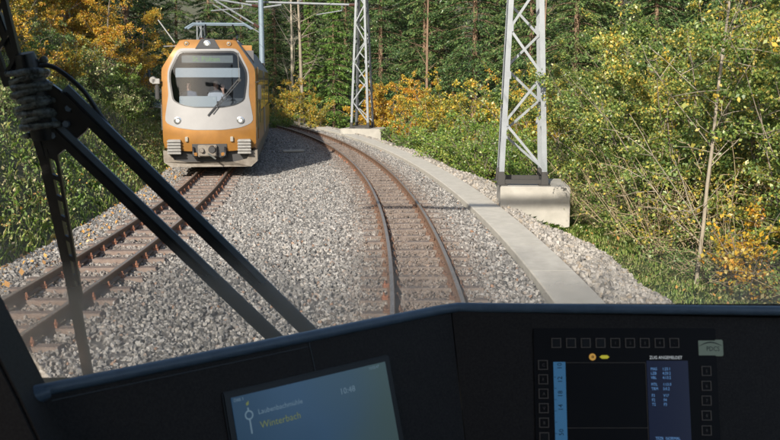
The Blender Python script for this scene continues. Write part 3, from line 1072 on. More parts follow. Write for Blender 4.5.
# ------------------------------------------------------------------ people in the train's cab
def person(loc, rz, label, shirt, lean=0, arm=None, h=1.0):
    root = empty('person', loc, rz, label, 'person', None)
    J = dict(pel=((0, 0, 0), .14), wa=((0, 0, .18), .125), ch=((0, -.01, .40), .155), nk=((0, -.01, .55), .058), ja=((0, -.035, .63), .072),
             hd=((0, -.02, .72), .092), tp=((0, -.01, .79), .07),
             ls=((-.17, -.01, .47), .062), le=((-.24, -.05, .22), .045), lw=((-.20, -.27, .15), .034), lh=((-.18, -.35, .15), .036),
             rs=((.17, -.01, .47), .062), re=((.24, -.05, .22), .045), rw=((.20, -.27, .15), .034), rh=((.18, -.35, .15), .036),
             lk=((-.11, -.40, .0), .075), lf=((-.11, -.42, -.42), .05), rk=((.11, -.40, .0), .075), rf=((.11, -.42, -.42), .05))
    if arm == 'raised':
        J['re'] = ((.27, -.12, .30), .045); J['rw'] = ((.22, -.26, .50), .034); J['rh'] = ((.21, -.28, .60), .042)
    fing = []
    if arm == 'raised':
        for k, (dx, ln) in enumerate(((-.03, .075), (-.01, .09), (.012, .085), (.032, .065))):
            J['f%d' % k] = ((.21+dx, -.285, .64), .011); J['g%d' % k] = ((.21+dx*1.25, -.30, .64+ln), .009)
            fing += [('rh', 'f%d' % k), ('f%d' % k, 'g%d' % k)]
        J['t0'] = ((.165, -.29, .61), .012); J['t1'] = ((.14, -.305, .645), .010)
        fing += [('rh', 't0'), ('t0', 't1')]
    names = list(J)
    edges = fing+[('pel', 'wa'), ('wa', 'ch'), ('ch', 'nk'), ('nk', 'ja'), ('ja', 'hd'), ('hd', 'tp'), ('ch', 'ls'), ('ls', 'le'), ('le', 'lw'), ('lw', 'lh'),
             ('ch', 'rs'), ('rs', 're'), ('re', 'rw'), ('rw', 'rh'), ('pel', 'lk'), ('lk', 'lf'), ('pel', 'rk'), ('rk', 'rf')]
    me = bpy.data.meshes.new('body')
    me.from_pydata([J[n_][0] for n_ in names], [(names.index(a), names.index(b)) for a, b in edges], [])
    o = bpy.data.objects.new('body', me)
    COL.objects.link(o)
    o.modifiers.new('skin', 'SKIN')
    for i, n_ in enumerate(names):
        sv = me.skin_vertices[0].data[i]
        sv.radius = (J[n_][1]*(.95 if n_ not in ('ch', 'wa', 'pel') else 1.15), J[n_][1]*(1 if n_ not in ('ch', 'wa', 'pel') else .75))
        sv.use_root = n_ == 'pel'
    ss_ = o.modifiers.new('sub', 'SUBSURF')
    ss_.levels = 2
    dg = bpy.context.evaluated_depsgraph_get()
    nm = bpy.data.meshes.new_from_object(o.evaluated_get(dg))
    bpy.data.objects.remove(o)
    nm.materials.clear()
    nm.materials.append(shirt)
    nm.materials.append(M['skin'])
    for p in nm.polygons:
        c = p.center
        hand = (c-Vector(J['rh'][0])).length < (.15 if arm else .075) or (c-Vector(J['lh'][0])).length < .075
        p.material_index = 1 if (c.z > .55 and abs(c.x) < .12) or hand else 0
        p.use_smooth = True
    body = link('body', nm, root)
    hb = MB()
    pts = []
    for i in range(7):
        for k in range(14):
            th, ph = pi*i/12, 2*pi*k/14
            pts.append((.098*sin(th)*cos(ph), .0+.108*sin(th)*sin(ph)+.012, .715+.115*cos(th)-(.05 if sin(ph) > 0 else 0)*sin(th)))
    hb.add(pts, [(i*14+k, i*14+(k+1) % 14, (i+1)*14+(k+1) % 14, (i+1)*14+k) for i in range(6) for k in range(14)])
    hb.obj('hair', M['hair'], root, smooth=True)
    fb = MB()
    fb.box((0, -.128, .675), (.022, .03, .04), taper=.4)
    fb.obj('nose', M['skin'], root, bevel=.004)
    fb = MB()
    for sx in (-1, 1): fb.box((sx*.034, -.112, .705), (.024, .008, .012))
    fb.box((0, -.112, .632), (.045, .008, .010))
    fb.obj('face_features', M['hair'], root)
    return root
TM = train.matrix_basis.copy()
TM = Matrix.Translation(train.location)@Matrix.Rotation(train.rotation_euler.z, 4, 'Z')
person(TM@Vector((-.62, 1.15, 1.66)), train.rotation_euler.z, 'person at the controls on the left behind the train windscreen, in a dark jacket', M['shirt'])
person(TM@Vector((.12, 1.25, 1.66)), train.rotation_euler.z, 'person beside the driver behind the train windscreen with one hand raised', M['shirt2'], arm='raised')

# ------------------------------------------------------------------ vegetation
def tubes_np(polys, n=5):
    """polys: list of (points (k,3), radii (k,)) -> one vertex and quad array"""
    V, F, off = [], [], 0
    ang = np.arange(n)*2*pi/n
    for P, R in polys:
        P = np.asarray(P, float)
        R = np.asarray(R, float)
        k = len(P)
        T = np.gradient(P, axis=0)
        T = T/np.maximum(np.linalg.norm(T, axis=1, keepdims=True), 1e-9)
        ref = np.array([.31, .77, .13]) if abs(T[0, 2]) > .5 else np.array([.1, .2, 1.0])
        U = np.cross(T, ref)
        U /= np.maximum(np.linalg.norm(U, axis=1, keepdims=True), 1e-9)
        B = np.cross(T, U)
        ring = P[:, None]+R[:, None, None]*(np.cos(ang)[None, :, None]*U[:, None]+np.sin(ang)[None, :, None]*B[:, None])
        V.append(ring.reshape(-1, 3))
        i = np.arange(k-1)[:, None]*n
        a = np.arange(n)[None]
        b = (a+1) % n
        F.append((np.stack([i+a, i+b, i+n+b, i+n+a], -1)+off).reshape(-1, 4))
        off += k*n
    return np.concatenate(V), np.concatenate(F)
def wig(p0, d, ln, k, rg, bend=.25, grav=0.0):
    pts = [np.array(p0, float)]
    d = np.array(d, float)
    d /= np.linalg.norm(d)
    for i in range(k):
        d = d+rg.normal(size=3)*bend/k**.5+np.array([0, 0, -grav/k])
        d /= np.linalg.norm(d)
        pts.append(pts[-1]+d*ln/k)
    return np.array(pts)

class Plant:
    def __init__(self): self.parts = []
def shrub(seed, h, rad, nst, nleaf, lsize, lmat, bark='bark', lo=.12, twn=11, up=.5, stem_r=.022, lean=.55, gap=1.0, jit=.055):
    rg = np.random.default_rng(seed)
    polys, tw = [], []
    for i in range(nst):
        az = rg.uniform(0, 2*pi)
        ln = h*rg.uniform(.55, 1.05)
        tilt = rg.uniform(.05, lean)
        p0 = np.array([cos(az), sin(az), 0])*rg.uniform(0, .28)*rad
        d = (cos(az)*tilt, sin(az)*tilt, 1)
        P = wig(p0, d, ln, 7, rg, .32, .12)
        P[0, 2] -= .15
        polys.append((P, np.linspace(stem_r*rg.uniform(.6, 1.2), .004, 8)))
        for j in range(twn):
            t = rg.uniform(lo, 1)
            q = P[min(6, int(t*7))]+(P[min(7, int(t*7)+1)]-P[min(6, int(t*7))])*(t*7 % 1)
            a2 = rg.uniform(0, 2*pi)
            l2 = rad*rg.uniform(.25, .75)*(1.15-.6*t)
            Q = wig(q, (cos(a2), sin(a2), rg.uniform(-.1, .9)), l2, 4, rg, .4, .25)
            polys.append((Q, np.linspace(.007, .002, 5)))
            tw.append(Q)
    tw = np.array(tw)
    k = len(tw)
    wgt = rg.gamma(1.2, 1, k)**gap
    wgt /= wgt.sum()
    idx = rg.choice(k, nleaf, p=wgt)
    t = rg.uniform(.15, 1, nleaf)*4
    i0 = np.minimum(t.astype(int), 3)
    fr = (t-i0)[:, None]
    p = tw[idx, i0]*(1-fr)+tw[idx, i0+1]*fr+rg.normal(size=(nleaf, 3))*jit
    p[:, 2] = np.maximum(p[:, 2], .03)
    v, f = leaves(p, lsize, up, .62, rg)
    pl = Plant()
    pl.parts.append(('foliage', np_mesh('foliage', v, f, M[lmat])))
    v, f = tubes_np(polys, 4)
    pl.parts.append(('stems', np_mesh('stems', v, f, M[bark])))
    return pl
def spruce(seed, h, rb, lmat, dens=1.0, nsize=.16, bare=.06, trunk_r=.17, bark='bark_brown'):
    rg = np.random.default_rng(seed)
    polys = []
    tp = np.array([[0, 0, -.3], [rg.normal()*.05, rg.normal()*.05, h*.35], [rg.normal()*.1, rg.normal()*.1, h*.7], [0, 0, h]])
    trunk = np_mesh('trunk', *tubes_np([(tp, [trunk_r*1.15, trunk_r*.8, trunk_r*.45, .02])], 9), M[bark])
    P_, A_ = [], []
    z = h*bare
    while z < h*.98:
        t = z/h
        R = rb*(1-t)**.8*rg.uniform(.8, 1.1)
        nb = rg.integers(5, 8)
        for b in range(nb):
            az = rg.uniform(0, 2*pi)
            ln = max(.25, R*rg.uniform(.65, 1.15))
            out = np.array([cos(az), sin(az), 0])
            sd_ = np.array([-sin(az), cos(az), 0])
            m_ = int((9+26*ln)*dens)
            r = rg.uniform(.08, 1, m_)**.75
            side = rg.uniform(-1, 1, m_)*(.34*ln*(1.05-r)+.06)
            zz = z+ln*(.12*r-.55*r*r+.18*r**3)-np.abs(side)*.35-rg.uniform(0, .13, m_)
            p = out*(r*ln)[:, None]+sd_*side[:, None]
            p[:, 2] += zz
            a = out*.8+sd_*(np.sign(side)*rg.uniform(.2, 1.0, m_))[:, None]+rg.normal(size=(m_, 3))*.25
            a[:, 2] -= rg.uniform(.0, .9, m_)
            P_.append(p)
            A_.append(a)
            if ln > .5:
                e = np.linspace(0, 1, 4)
                Q = out[None]*(e*ln*.9)[:, None]
                Q[:, 2] += z+ln*(.12*e-.55*e*e+.18*e**3)
                polys.append((Q, np.linspace(.022, .006, 4)))
        z += .30*rg.uniform(.7, 1.3)*(1 if t < .7 else .7)
    p, a = np.concatenate(P_), np.concatenate(A_)
    v, f = leaves(p, nsize, .9, .34, rg, a)
    pl = Plant()
    pl.parts.append(('crown', np_mesh('crown', v, f, M[lmat])))
    pl.parts.append(('trunk', trunk))
    pl.parts.append(('branches', np_mesh('branches', *tubes_np(polys, 3), M[bark])))
    return pl
def broadleaf(seed, h, rad, nleaf, lsize, lmat, bark='bark', base=.3, nb=16, trunk_r=.13, bare=False, ang=1.1, sub=7):
    rg = np.random.default_rng(seed)
    T = wig((0, 0, -.3), (rg.normal()*(.015 if bare else .05), rg.normal()*(.015 if bare else .05), 1), h, 10, rg, .035 if bare else .10)
    polys = [(T, np.linspace(trunk_r, .012, 11))]
    tw = []
    for i in range(nb):
        t = rg.uniform(base, .97)
        q = T[min(9, int(t*10))]*(1-(t*10 % 1))+T[min(10, int(t*10)+1)]*(t*10 % 1)
        az = rg.uniform(0, 2*pi)
        ln = rad*(1.25-.75*t)*rg.uniform(.7, 1.2)
        B = wig(q, (cos(az)*ang, sin(az)*ang, rg.uniform(.45, 1.1)), ln, 6, rg, .3, -.1)
        polys.append((B, np.linspace(trunk_r*.36*(1.1-t), .005, 7)))
        for j in range(sub):
            k = rg.integers(1, 6)
            a2 = rg.uniform(0, 2*pi)
            Q = wig(B[k], (cos(a2), sin(a2), rg.uniform(-.2, .9)), ln*rg.uniform(.2, .5), 4, rg, .4, .1)
            polys.append((Q, np.linspace(.008, .003, 5)))
            tw.append(Q)
    pl = Plant()
    if nleaf:
        tw = np.array(tw)
        wgt = rg.gamma(1.3, 1, len(tw))
        idx = rg.choice(len(tw), nleaf, p=wgt/wgt.sum())
        t = rg.uniform(.1, 1, nleaf)*4
        i0 = np.minimum(t.astype(int), 3)
        fr = (t-i0)[:, None]
        p = tw[idx, i0]*(1-fr)+tw[idx, i0+1]*fr+rg.normal(size=(nleaf, 3))*.11
        v, f = leaves(p, lsize, .6, .62, rg)
        pl.parts.append(('crown', np_mesh('crown', v, f, M[lmat])))
    pl.parts.append(('trunk', np_mesh('trunk', *tubes_np(polys[:1], 9), M[bark])))
    pl.parts.append(('limbs', np_mesh('limbs', *tubes_np(polys[1:], 4), M[bark])))
    return pl
def plant(name, pl, x, y, label, cat, group=None, sc=1.0, rz=None, z=None, tall=1.0):
    s, d = sd_of(x, y)
    root = empty(name, (x, y, gz(s, d)-.02 if z is None else z), rng.uniform(0, 6.28) if rz is None else rz, label, cat, group)
    root.scale = (sc, sc, sc*tall)
    for nm, me in pl.parts: link(nm, me, root)
    return root

# plant kinds (meshes shared by their copies)
HZ = [shrub(11, 4.7, 1.75, 13, 36000, .055, 'hazel', lo=.15, twn=13), shrub(12, 4.2, 1.6, 12, 31000, .056, 'hazel', lo=.2, twn=12),
      shrub(13, 5.2, 1.8, 14, 38000, .055, 'hazel', lo=.1, twn=13)]
LB = [shrub(23, 1.9, 1.3, 15, 9000, .056, 'herb', lo=.04, twn=12, lean=1.0), shrub(24, 1.4, 1.2, 14, 7500, .054, 'herb', lo=.03, twn=11, lean=1.2)]
GR = [shrub(21, 2.3, 1.35, 15, 9000, .062, 'green', lo=.05, twn=12, lean=.9), shrub(22, 1.6, 1.2, 14, 7000, .058, 'green', lo=.03, twn=11, lean=1.1)]
YL = [shrub(31, 4.2, 1.7, 10, 8500, .082, 'yellow', lo=.2), shrub(32, 3.2, 1.5, 11, 8500, .078, 'yellow', lo=.1)]
OR = [shrub(41, 3.9, 1.7, 13, 14000, .085, 'orange', lo=.05, twn=13), shrub(42, 2.2, 1.1, 10, 2600, .075, 'orange', lo=.08)]
BR = [shrub(51, 1.1, .95, 12, 3200, .055, 'herb', lo=.02, twn=9, lean=1.6, stem_r=.01), shrub(52, .8, .9, 11, 2800, .052, 'green', lo=.02, twn=9, lean=1.8, stem_r=.01),
      shrub(53, 1.5, 1.0, 12, 3000, .06, 'herb', lo=.05, twn=9, lean=1.1, stem_r=.012)]
RD = [shrub(61, 2.3, .8, 42, 3200, .055, 'hazel', bark='twig', lo=.2, twn=6, lean=.95, stem_r=.010), shrub(62, 1.6, .8, 32, 3000, .05, 'herb', bark='twig', lo=.15, twn=6, lean=1.4, stem_r=.0075)]
SPR = [spruce(71, 17, 3.3, 'spruce', 2.6, .145), spruce(72, 19, 3.6, 'spruce', 2.5, .15, bare=.14), spruce(73, 14, 2.9, 'spruce', 2.8, .14, bare=.03)]
SPL = spruce(74, 9.5, 1.7, 'spruce_light', 3.6, .12, bare=.01, trunk_r=.09)
TRO = broadleaf(81, 8.5, 3.4, 15000, .105, 'orange', base=.12, nb=24)
TRY = broadleaf(82, 7.5, 3.0, 12000, .10, 'yellow', base=.1, nb=22)
TRH = broadleaf(83, 11, 3.6, 16000, .11, 'hazel', base=.15, nb=26)
BARE = [broadleaf(91, 12, 3.2, 0, 0, None, 'bark_pale', base=.08, nb=26, trunk_r=.13, bare=True, ang=.55), broadleaf(92, 15, 2.2, 0, 0, None, 'bark_mid', base=.3, nb=12, trunk_r=.15, bare=True), broadleaf(94, 15, 2.0, 0, 0, None, 'bark_brown', base=.3, nb=12, trunk_r=.13, bare=True)]
THIN = broadleaf(93, 6.6, 1.9, 900, .07, 'hazel', 'bark_mid', base=.16, nb=20, trunk_r=.034, ang=.62, sub=5)

# right-hand thicket beside the cab
gh = 'yellow green hazel bushes in the thicket on the right'
hl = ['at the right picture edge, in front row behind the young tree', 'right behind the slender young tree', 'left of the young tree, behind the dry stems', 'deep behind the slender young tree', 'directly right of the big lattice mast', 'second row right of the big mast',
      'right behind the big lattice mast', 'rear row between the mast and the young tree', 'rear row right of the big mast, before the spruces', 'seen between the legs of the big lattice mast', 'far back right of the big lattice mast', 'tall, in the rear at the right picture edge',
      'rear row near the upper right corner', 'tallest, in the rear row before the spruces', 'nearest to the cab at the lower right picture edge']
for i, (x, y, k, sc, tl) in enumerate(((6.1, 12.6, 0, .95, 1), (6.9, 14.6, 2, 1.0, 1), (5.6, 16.2, 1, 1.0, 1), (7.2, 17.4, 2, 1.05, 1), (5.75, 19.8, 0, 1.0, 1), (6.7, 20.8, 1, 1.1, 1.05),
                                       (5.6, 22.9, 2, .95, .95), (8.6, 19.3, 0, 1.1, 1.1), (8.2, 23.2, 1, 1.15, 1.1), (5.6, 26.0, 0, .95, .9), (7.8, 27.5, 2, 1.1, 1.0),
                                       (8.4, 14.0, 1, 1.1, 1.1), (10.5, 17.0, 2, 1.2, 1.1), (10.8, 22.0, 0, 1.2, 1.2), (7.3, 10.4, 1, .8, .9))):
    plant('hazel_bush', HZ[k], x, y, 'yellow green leafy bush '+hl[i], 'bush', gh, sc, tall=tl)
gr = 'tangles of dry tan stems at the foot of the thicket'
for x, y, k, sc, lb in ((4.8, 15.7, 0, .95, 'straight behind the gravel verge, left of the slender young tree'), (5.1, 14.1, 1, .9, 'at the foot of the slender young tree'), (4.7, 17.6, 0, .95, 'just right of the concrete block of the big mast'),
                        (5.6, 12.9, 1, .85, 'right of the slender young tree'), (5.8, 14.9, 0, 1.15, 'tallest, deep in the thicket behind the slender young tree'), (4.6, 19.4, 1, 1.0, 'behind the right corner of the concrete block'),
                        (6.0, 11.6, 1, .75, 'lowest, near the right picture edge'), (4.6, 21.4, 0, .9, 'behind the big lattice mast')):
    plant('dry_stems', RD[k], x, y, 'tangle of dry tan stems '+lb, 'dry bush', gr, sc)
plant('young_tree', THIN, 4.72, 13.6, 'slender pale bare stemmed young tree standing in front of the thicket', 'tree', rz=1.0)
plant('yellow_bush', YL[1], 5.8, 11.5, 'small yellow leaved bush at the lower right edge of the thicket', 'bush', 'yellow bushes along the verge', .55)
plant('orange_bush', OR[1], 5.3, 12.9, 'sparse orange leaved bush close behind the slender young tree', 'bush', 'orange bushes', .85)
plant('yellow_bush', YL[0], 6.9, 16.9, 'tall bush with bright yellow leaves at its top, in the right thicket', 'bush', None, 1.25)
for x, y, k, sc, lb in ((3.9, 24.6, 0, .9, 'low rounded green bush right behind the big lattice mast'), (2.9, 27.5, 0, 1.0, 'green bush left of the big lattice mast'),
                        (2.2, 31.0, 1, 1.25, 'lower green bush at the grass edge left of the big lattice mast'), (4.3, 28.6, 1, 1.4, 'green bush seen between the legs of the big lattice mast'),
                        (5.05, 18.1, 1, .7, 'low green bush right of the concrete block of the big mast'), (1.0, 35.5, 1, 1.1, 'small green bush at the verge between the two masts')):
    plant('green_bush', GR[k], x, y, lb, 'bush', 'green bushes along the verge', sc)
for x, y, k, sc, lb in ((1.9, 38.5, 1, 1.05, 'yellow leaved bush at the verge between the two lattice masts'), (3.3, 36.4, 0, .95, 'taller yellow bush between the two masts, its thin top rising above the rest'),
                        (4.7, 33.5, 0, .85, 'yellow bush close left of the big lattice mast'), (5.6, 31.0, 1, 1.2, 'yellow bush seen through the big lattice mast'), (2.9, 41.5, 0, .95, 'yellow bush behind the others between the masts')):
    plant('yellow_bush', YL[k], x, y, lb, 'bush', 'yellow bushes along the verge', sc)
for x, y, k, sc, lb in ((.1, 47.0, 0, .95, 'glowing orange yellow bush right of the farther lattice mast'), (1.5, 44.5, 0, .85, 'orange bush between the farther mast and the yellow bushes'), (-.9, 50.0, 0, .8, 'orange bush seen behind the farther lattice mast')):
    plant('orange_bush', OR[k], x, y, lb, 'bush', 'orange bushes', sc)
plant('light_conifer', SPL, -3.3, 53.5, 'bright green narrow conifer just left of the farther lattice mast', 'tree', None, 1.0)
plant('light_conifer', SPL, -5.2, 58.5, 'green narrow conifer behind the bend, left of the brighter conifer', 'tree', None, .9)

# spruces behind
gs = 'dark green spruces of the forest behind the bend'
for i, (x, y, k, sc) in enumerate(((-.6, 58, 0, 1), (2.0, 54, 2, 1.05), (4.8, 52, 1, 1), (7.6, 48, 0, 1), (9.6, 43, 2, 1.1), (11.5, 38, 1, 1.0), (12.5, 32.5, 0, 1.0), (13.2, 27, 2, 1.05),
                                   (13.6, 21.5, 1, .95), (13.2, 16, 0, .9), (7.6, 37.5, 0, .8), (6.5, 42.5, 2, .85), (3.4, 60, 0, 1.1), (.8, 65, 1, 1), (-3.2, 66, 2, 1.1), (-6.5, 68, 0, 1.0),
                                   (-9.4, 74, 1, 1.05), (-12.8, 79, 0, 1.0), (-6.5, 79, 2, 1.2), (-2.2, 75, 0, 1.1), (3.5, 72, 1, 1.1), (7.5, 64, 2, 1.1), (11.5, 56, 0, 1.1), (15.0, 48, 1, 1.1),
                                   (17.5, 39, 2, 1.1), (18.5, 30, 0, 1.1), (18.5, 22, 1, 1.1), (-16.5, 84, 2, 1.2), (-20.5, 88, 1, 1.1), (-12, 90, 0, 1.2), (-25, 94, 0, 1.2), (-5, 92, 1, 1.2),
                                   (2, 86, 0, 1.2), (10, 78, 2, 1.2), (17, 68, 1, 1.2), (24, 56, 0, 1.2), (26, 44, 1, 1.2), (26, 32, 2, 1.2), (-31, 98, 1, 1.2), (-18, 100, 0, 1.3), (9.8, 33.8, 2, .72), (10.9, 28, 2, .8), (-8.0, 63.5, 2, .8))):
    plant('spruce_tree', SPR[k], x, y, 'dark green spruce in the dense forest behind the bushes and the bend', 'tree', gs, sc)
plant('bare_tree', BARE[0], -6.3, 58.5, 'pale leafless tree with forking branches right of the golden train', 'tree', None, 1.0, 2.0)
plant('bare_tree', BARE[1], -5.35, 56.0, 'single pale straight trunk between the leafless tree and the farther mast', 'tree', None, .9, .4)
plant('bare_tree', BARE[2], 2.1, 51.0, 'pale brown trunk standing among the spruces above the orange bushes', 'tree', None, .8, 2.2)
plant('bare_tree', BARE[2], 5.9, 35.2, 'thin brown trunk seen just right of the big lattice mast', 'tree', None, .6, 1.2)
gu = 'low yellowing bushes in the shade behind the bend'
for x, y, k, sc, lb in ((-5.3, 52.5, 0, .85, 'below the single brown trunk'), (-6.6, 55.5, 1, .95, 'at the foot of the pale leafless tree'), (-4.1, 50.5, 1, .75, 'just left of the farther lattice mast'), (-8.6, 60.0, 0, 1.0, 'hidden behind the train roof edge'), (-10.8, 64.5, 1, 1.1, 'farthest along the bend, behind the train')):
    plant('yellow_bush', YL[k], x, y, 'yellowing bush in the shade behind the bend, '+lb, 'bush', gu, sc)
for x, y, k, sc in ((-6.2, 50.8, 1, .8),):
    plant('green_bush', GR[k], x, y, 'low green bush at the verge right of the golden train', 'bush', None, sc)

# left bank
def bank(s, d): return tuple(trk(s, d))[:2]
go_ = 'autumn beeches on the left bank'
for s, d, pl, sc, lb in ((22, -13.5, TRO, .62, 'orange leaved tree high on the left bank at the upper left corner'), (27, -11.2, TRY, .6, 'yellow green tree on the left bank beside the orange trees'),
                         (30, -10.2, TRO, .6, 'orange beech overhanging the left bank just left of the train roof'), (44, -13.5, TRO, .85, 'farther orange tree on the left bank beyond the first orange beech'),
                         (31, -14.5, TRO, .8, 'orange tree upslope near the top left of the bank'), (24, -16.5, TRY, .8, 'yellowing tree upslope behind the wiper joint'),
                         (32, -7.9, TRO, .52, 'small orange beech leaning out over the bank beside the train roof'), (27.5, -8.9, TRO, .5, 'small golden beech on the bank left of the half hidden mast'), (36, -13.0, TRO, .8, 'tall orange tree upslope behind the overhanging beech'), (17, -15.5, TRY, .7, 'yellow tree at the extreme left edge, upslope of the wiper'), (48, -10.5, TRO, .8, 'orange tree at the foot of the spruces left behind the train'), (53, -12, TRY, .9, 'yellow tree deep between the spruces left of the train roof'), (40, -16.5, TRY, .9, 'yellow green tree on top of the bank left of the train')):
    x, y = bank(s, d)
    plant('beech_tree', pl, x, y, lb, 'tree', go_, sc)
for s, d, pl, sc, lb in ((13, -10.3, YL[1], .62, 'yellow leaved shrub on the bank at the upper left, behind the wiper blade'), (16.5, -10.0, OR[1], .8, 'orange shrub on the upper left bank right of the wiper blade'),
                         (19.5, -10.8, YL[1], .75, 'yellow orange shrub on the bank above the washer hose'), (23, -10.9, OR[0], .5, 'dense orange shrub on the upper bank left of the overhanging beech'),
                         (20, -12.3, OR[0], .5, 'orange shrub high on the bank near the left picture corner'), (15, -12, OR[1], 1.0, 'orange shrub higher up the slope at the left edge'), (28, -11.8, YL[0], .6, 'golden shrub on the bank below the overhanging beech'), (33, -11.0, OR[0], .6, 'golden orange shrub at the top of the bank left of the train roof'), (38, -10.5, YL[0], .7, 'yellow shrub on the bank beside the half hidden mast'), (43, -10.2, OR[0], .65, 'orange shrub behind the half hidden mast'), (23, -12.6, YL[0], .55, 'golden shrub high on the bank above the washer hose'), (18, -12.9, YL[1], .9, 'yellow shrub at the upper left, highest on the slope'), (12, -11.6, OR[1], .8, 'orange shrub at the very left edge beside the wiper blade'), (21, -9.3, YL[1], .5, 'low yellow shrub on the bank just right of the washer hose'), (24.5, -9.0, OR[1], .6, 'low orange shrub on the bank halfway between wiper joint and train'),
                         (17.5, -9.2, OR[1], .55, 'low orange shrub on the bank behind the wiper joint'), (28.5, -9.3, OR[0], .42, 'dense golden shrub on the bank just left of the camera housing'), (32, -9.6, YL[0], .5, 'golden shrub on the bank above the camera housing of the train'), (25.5, -10.4, OR[0], .5, 'golden orange shrub at the upper left, below the orange tree crowns'),
                         (14.5, -8.8, YL[1], .45, 'low yellowing shrub left of the wiper joint'), (26, -9.7, YL[1], .6, 'yellowing shrub on the bank left of the train camera housing')):
    x, y = bank(s, d)
    plant('autumn_shrub', pl, x, y, lb, 'bush', 'autumn shrubs on the upper left bank', sc)
gb = 'bramble bushes covering the left bank'
rb_ = np.random.default_rng(5)
for i in range(74):
    s = 1+44*rb_.uniform()
    d = -7.1-8.5*rb_.uniform()**1.1
    x, y = bank(s, d)
    k = int(rb_.choice(3, p=[.42, .38, .2]))
    plant('bramble_bush', BR[k], x, y, 'low leafy bramble bush on the half shaded left bank', 'bush', gb, rb_.uniform(.75, 1.35))
gl = 'leafy bushes on the left bank beside the train'
gll = ['nearest the cab, beside the blade of the wiper', 'low, above the pale gravel left of the wiper arms', 'beside the left corner of the train nose', 'spreading, left of the train nose', 'close behind the camera housing of the train', 'hidden along the side of the train', 'high on the slope behind the washer hose', 'far back behind the train']
for gi_, (s, d, k, sc) in enumerate(((17, -8.2, 0, .6), (23, -7.9, 1, .9), (27.5, -8.3, 0, .8), (31, -8.0, 1, 1.0), (35, -8.8, 0, .95), (40, -8.6, 0, 1.1), (20, -10.5, 0, .7), (46, -9, 1, 1.3))):
    x, y = bank(s, d)
    plant('green_bush', (LB if gi_ in (0, 1, 3, 4, 6) else GR)[k], x, y, 'green bush on the left bank, '+gll[gi_], 'bush', gl, sc)
gt = 'spruces along the top of the left bank'  # some stand out of view, added only to cast shade behind the train
for s, d, k, sc in ((2, -30, 0, .95), (13, -29, 1, .9), (33, -27.0, 2, 1), (40, -24.5, 0, 1.0), (47, -16.5, 1, 1.0), (53, -14.0, 2, 1.1), (58, -16, 0, 1.1), (65, -15, 1, 1.1), (72, -13.5, 2, 1.1), (80, -14, 0, 1.1), (50, -21, 0, 1.1), (42, -24, 1, 1.1), (56, -11, 2, .8), (51, -14.5, 1, .9), (61, -12, 0, .9), (47, -21, 2, 1), (38, -23, 1, 1.1), (68, -18, 0, 1.2), (76, -20, 1, 1.2), (86, -12, 0, 1.1), (30, -27, 0, 1.1), (36, -28, 1, 1.2), (25, -29, 2, 1.1), (62, -22, 1, 1.2), (-8, -32, 2, 1.0), (30.3, -10.6, 1, .95), (38.0, -8.3, 1, 1.0), (35.5, -12.5, 0, 1.0), (33, -16, 1, 1), (70, -24, 0, 1.2), (78, -27, 1, 1.2), (84, -20, 2, 1.3), (92, -16, 0, 1.2), (92, -30, 1, 1.3), (66, -32, 0, 1.3), (58, -30, 2, 1.3), (76, -36, 0, 1.3), (50, -34, 1, 1.3), (88, -40, 2, 1.4), (100, -22, 1, 1.3), (104, -34, 0, 1.4), (44, -32, 0, 1.2), (62, -42, 1, 1.4), (36, -36, 2, 1.3)):
    x, y = bank(s, d)
    plant('spruce_tree', SPR[k], x, y, 'dark spruce on the upper left bank above the golden train', 'tree', gt, sc)

# ground cover: herbs, grass, fallen leaves
def cover(n_, s0, s1, dfun, rg, pw=1.0):
    s = s0+(s1-s0)*rg.uniform(size=n_)**pw
    d = dfun(rg.uniform(size=n_), s)
    return s, d
def pts_at(s, d, h): return np.array([tuple(trk(a, b, gz(a, b)+c)) for a, b, c in zip(s, d, h)])
rg = np.random.default_rng(101)
s, d = cover(110000, -2, 75, lambda u, s: -6.25-13*u**1.25, rg, 1.6)
cl = np.array([.5+.5*hnoise(a*1.7, b*1.9) for a, b in zip(s, d)]).clip(.05, 1)
h = rg.uniform(0, 1, len(s))**1.3*(.08+.42*cl)
v, f = leaves(pts_at(s, d, h), .062, .8, .55, rg)
tag(link('bank_undergrowth', np_mesh('bank_undergrowth', v, f, M['herb'])), kind='stuff')
def blades(s, d, hh, rg, wid=.0045):
    p = pts_at(s, d, np.zeros(len(s)))
    n_ = len(p)
    az = rg.uniform(0, 2*pi, n_)
    ln = hh*rg.uniform(.5, 1.3, n_)
    lean = rg.uniform(.1, .9, n_)
    o_ = np.stack([np.cos(az), np.sin(az), np.zeros(n_)], 1)
    sd_ = np.stack([-np.sin(az), np.cos(az), np.zeros(n_)], 1)*wid
    m_ = p+o_*(ln*lean*.35)[:, None]
    m_[:, 2] += ln*.6
    t_ = p+o_*(ln*lean*.95)[:, None]
    t_[:, 2] += ln*(1-.35*lean)
    v = np.stack([p-sd_, p+sd_, m_+sd_*.7, t_, m_-sd_*.7], 1).reshape(-1, 3)
    return v, np.arange(5*n_).reshape(n_, 5)
s, d = cover(24000, -2, 44, lambda u, s: -6.1-9*u**1.3, rg, 1.5)
v, f = blades(s, d, .20, rg)
tag(link('bank_grass', np_mesh('bank_grass', v, f, M['grass'])), kind='stuff')
vw = lambda s: np.array([2.12+verge_w(a) for a in s])
s, d = cover(90000, -3, 48, lambda u, s: vw(s)-.12+2.3*u**1.15, rg, 1.45)
v, f = blades(s, d, .17, rg)
tag(link('verge_grass', np_mesh('verge_grass', v, f, M['grass'])), kind='stuff')
s, d = cover(26000, -3, 60, lambda u, s: vw(s)+.9+5.5*u, rg, 1.4)
v, f = leaves(pts_at(s, d, rg.uniform(0, .5, len(s))**1.4*.9), .065, .8, .5, rg)
tag(link('thicket_undergrowth', np_mesh('thicket_undergrowth', v, f, M['herb'])), kind='stuff')
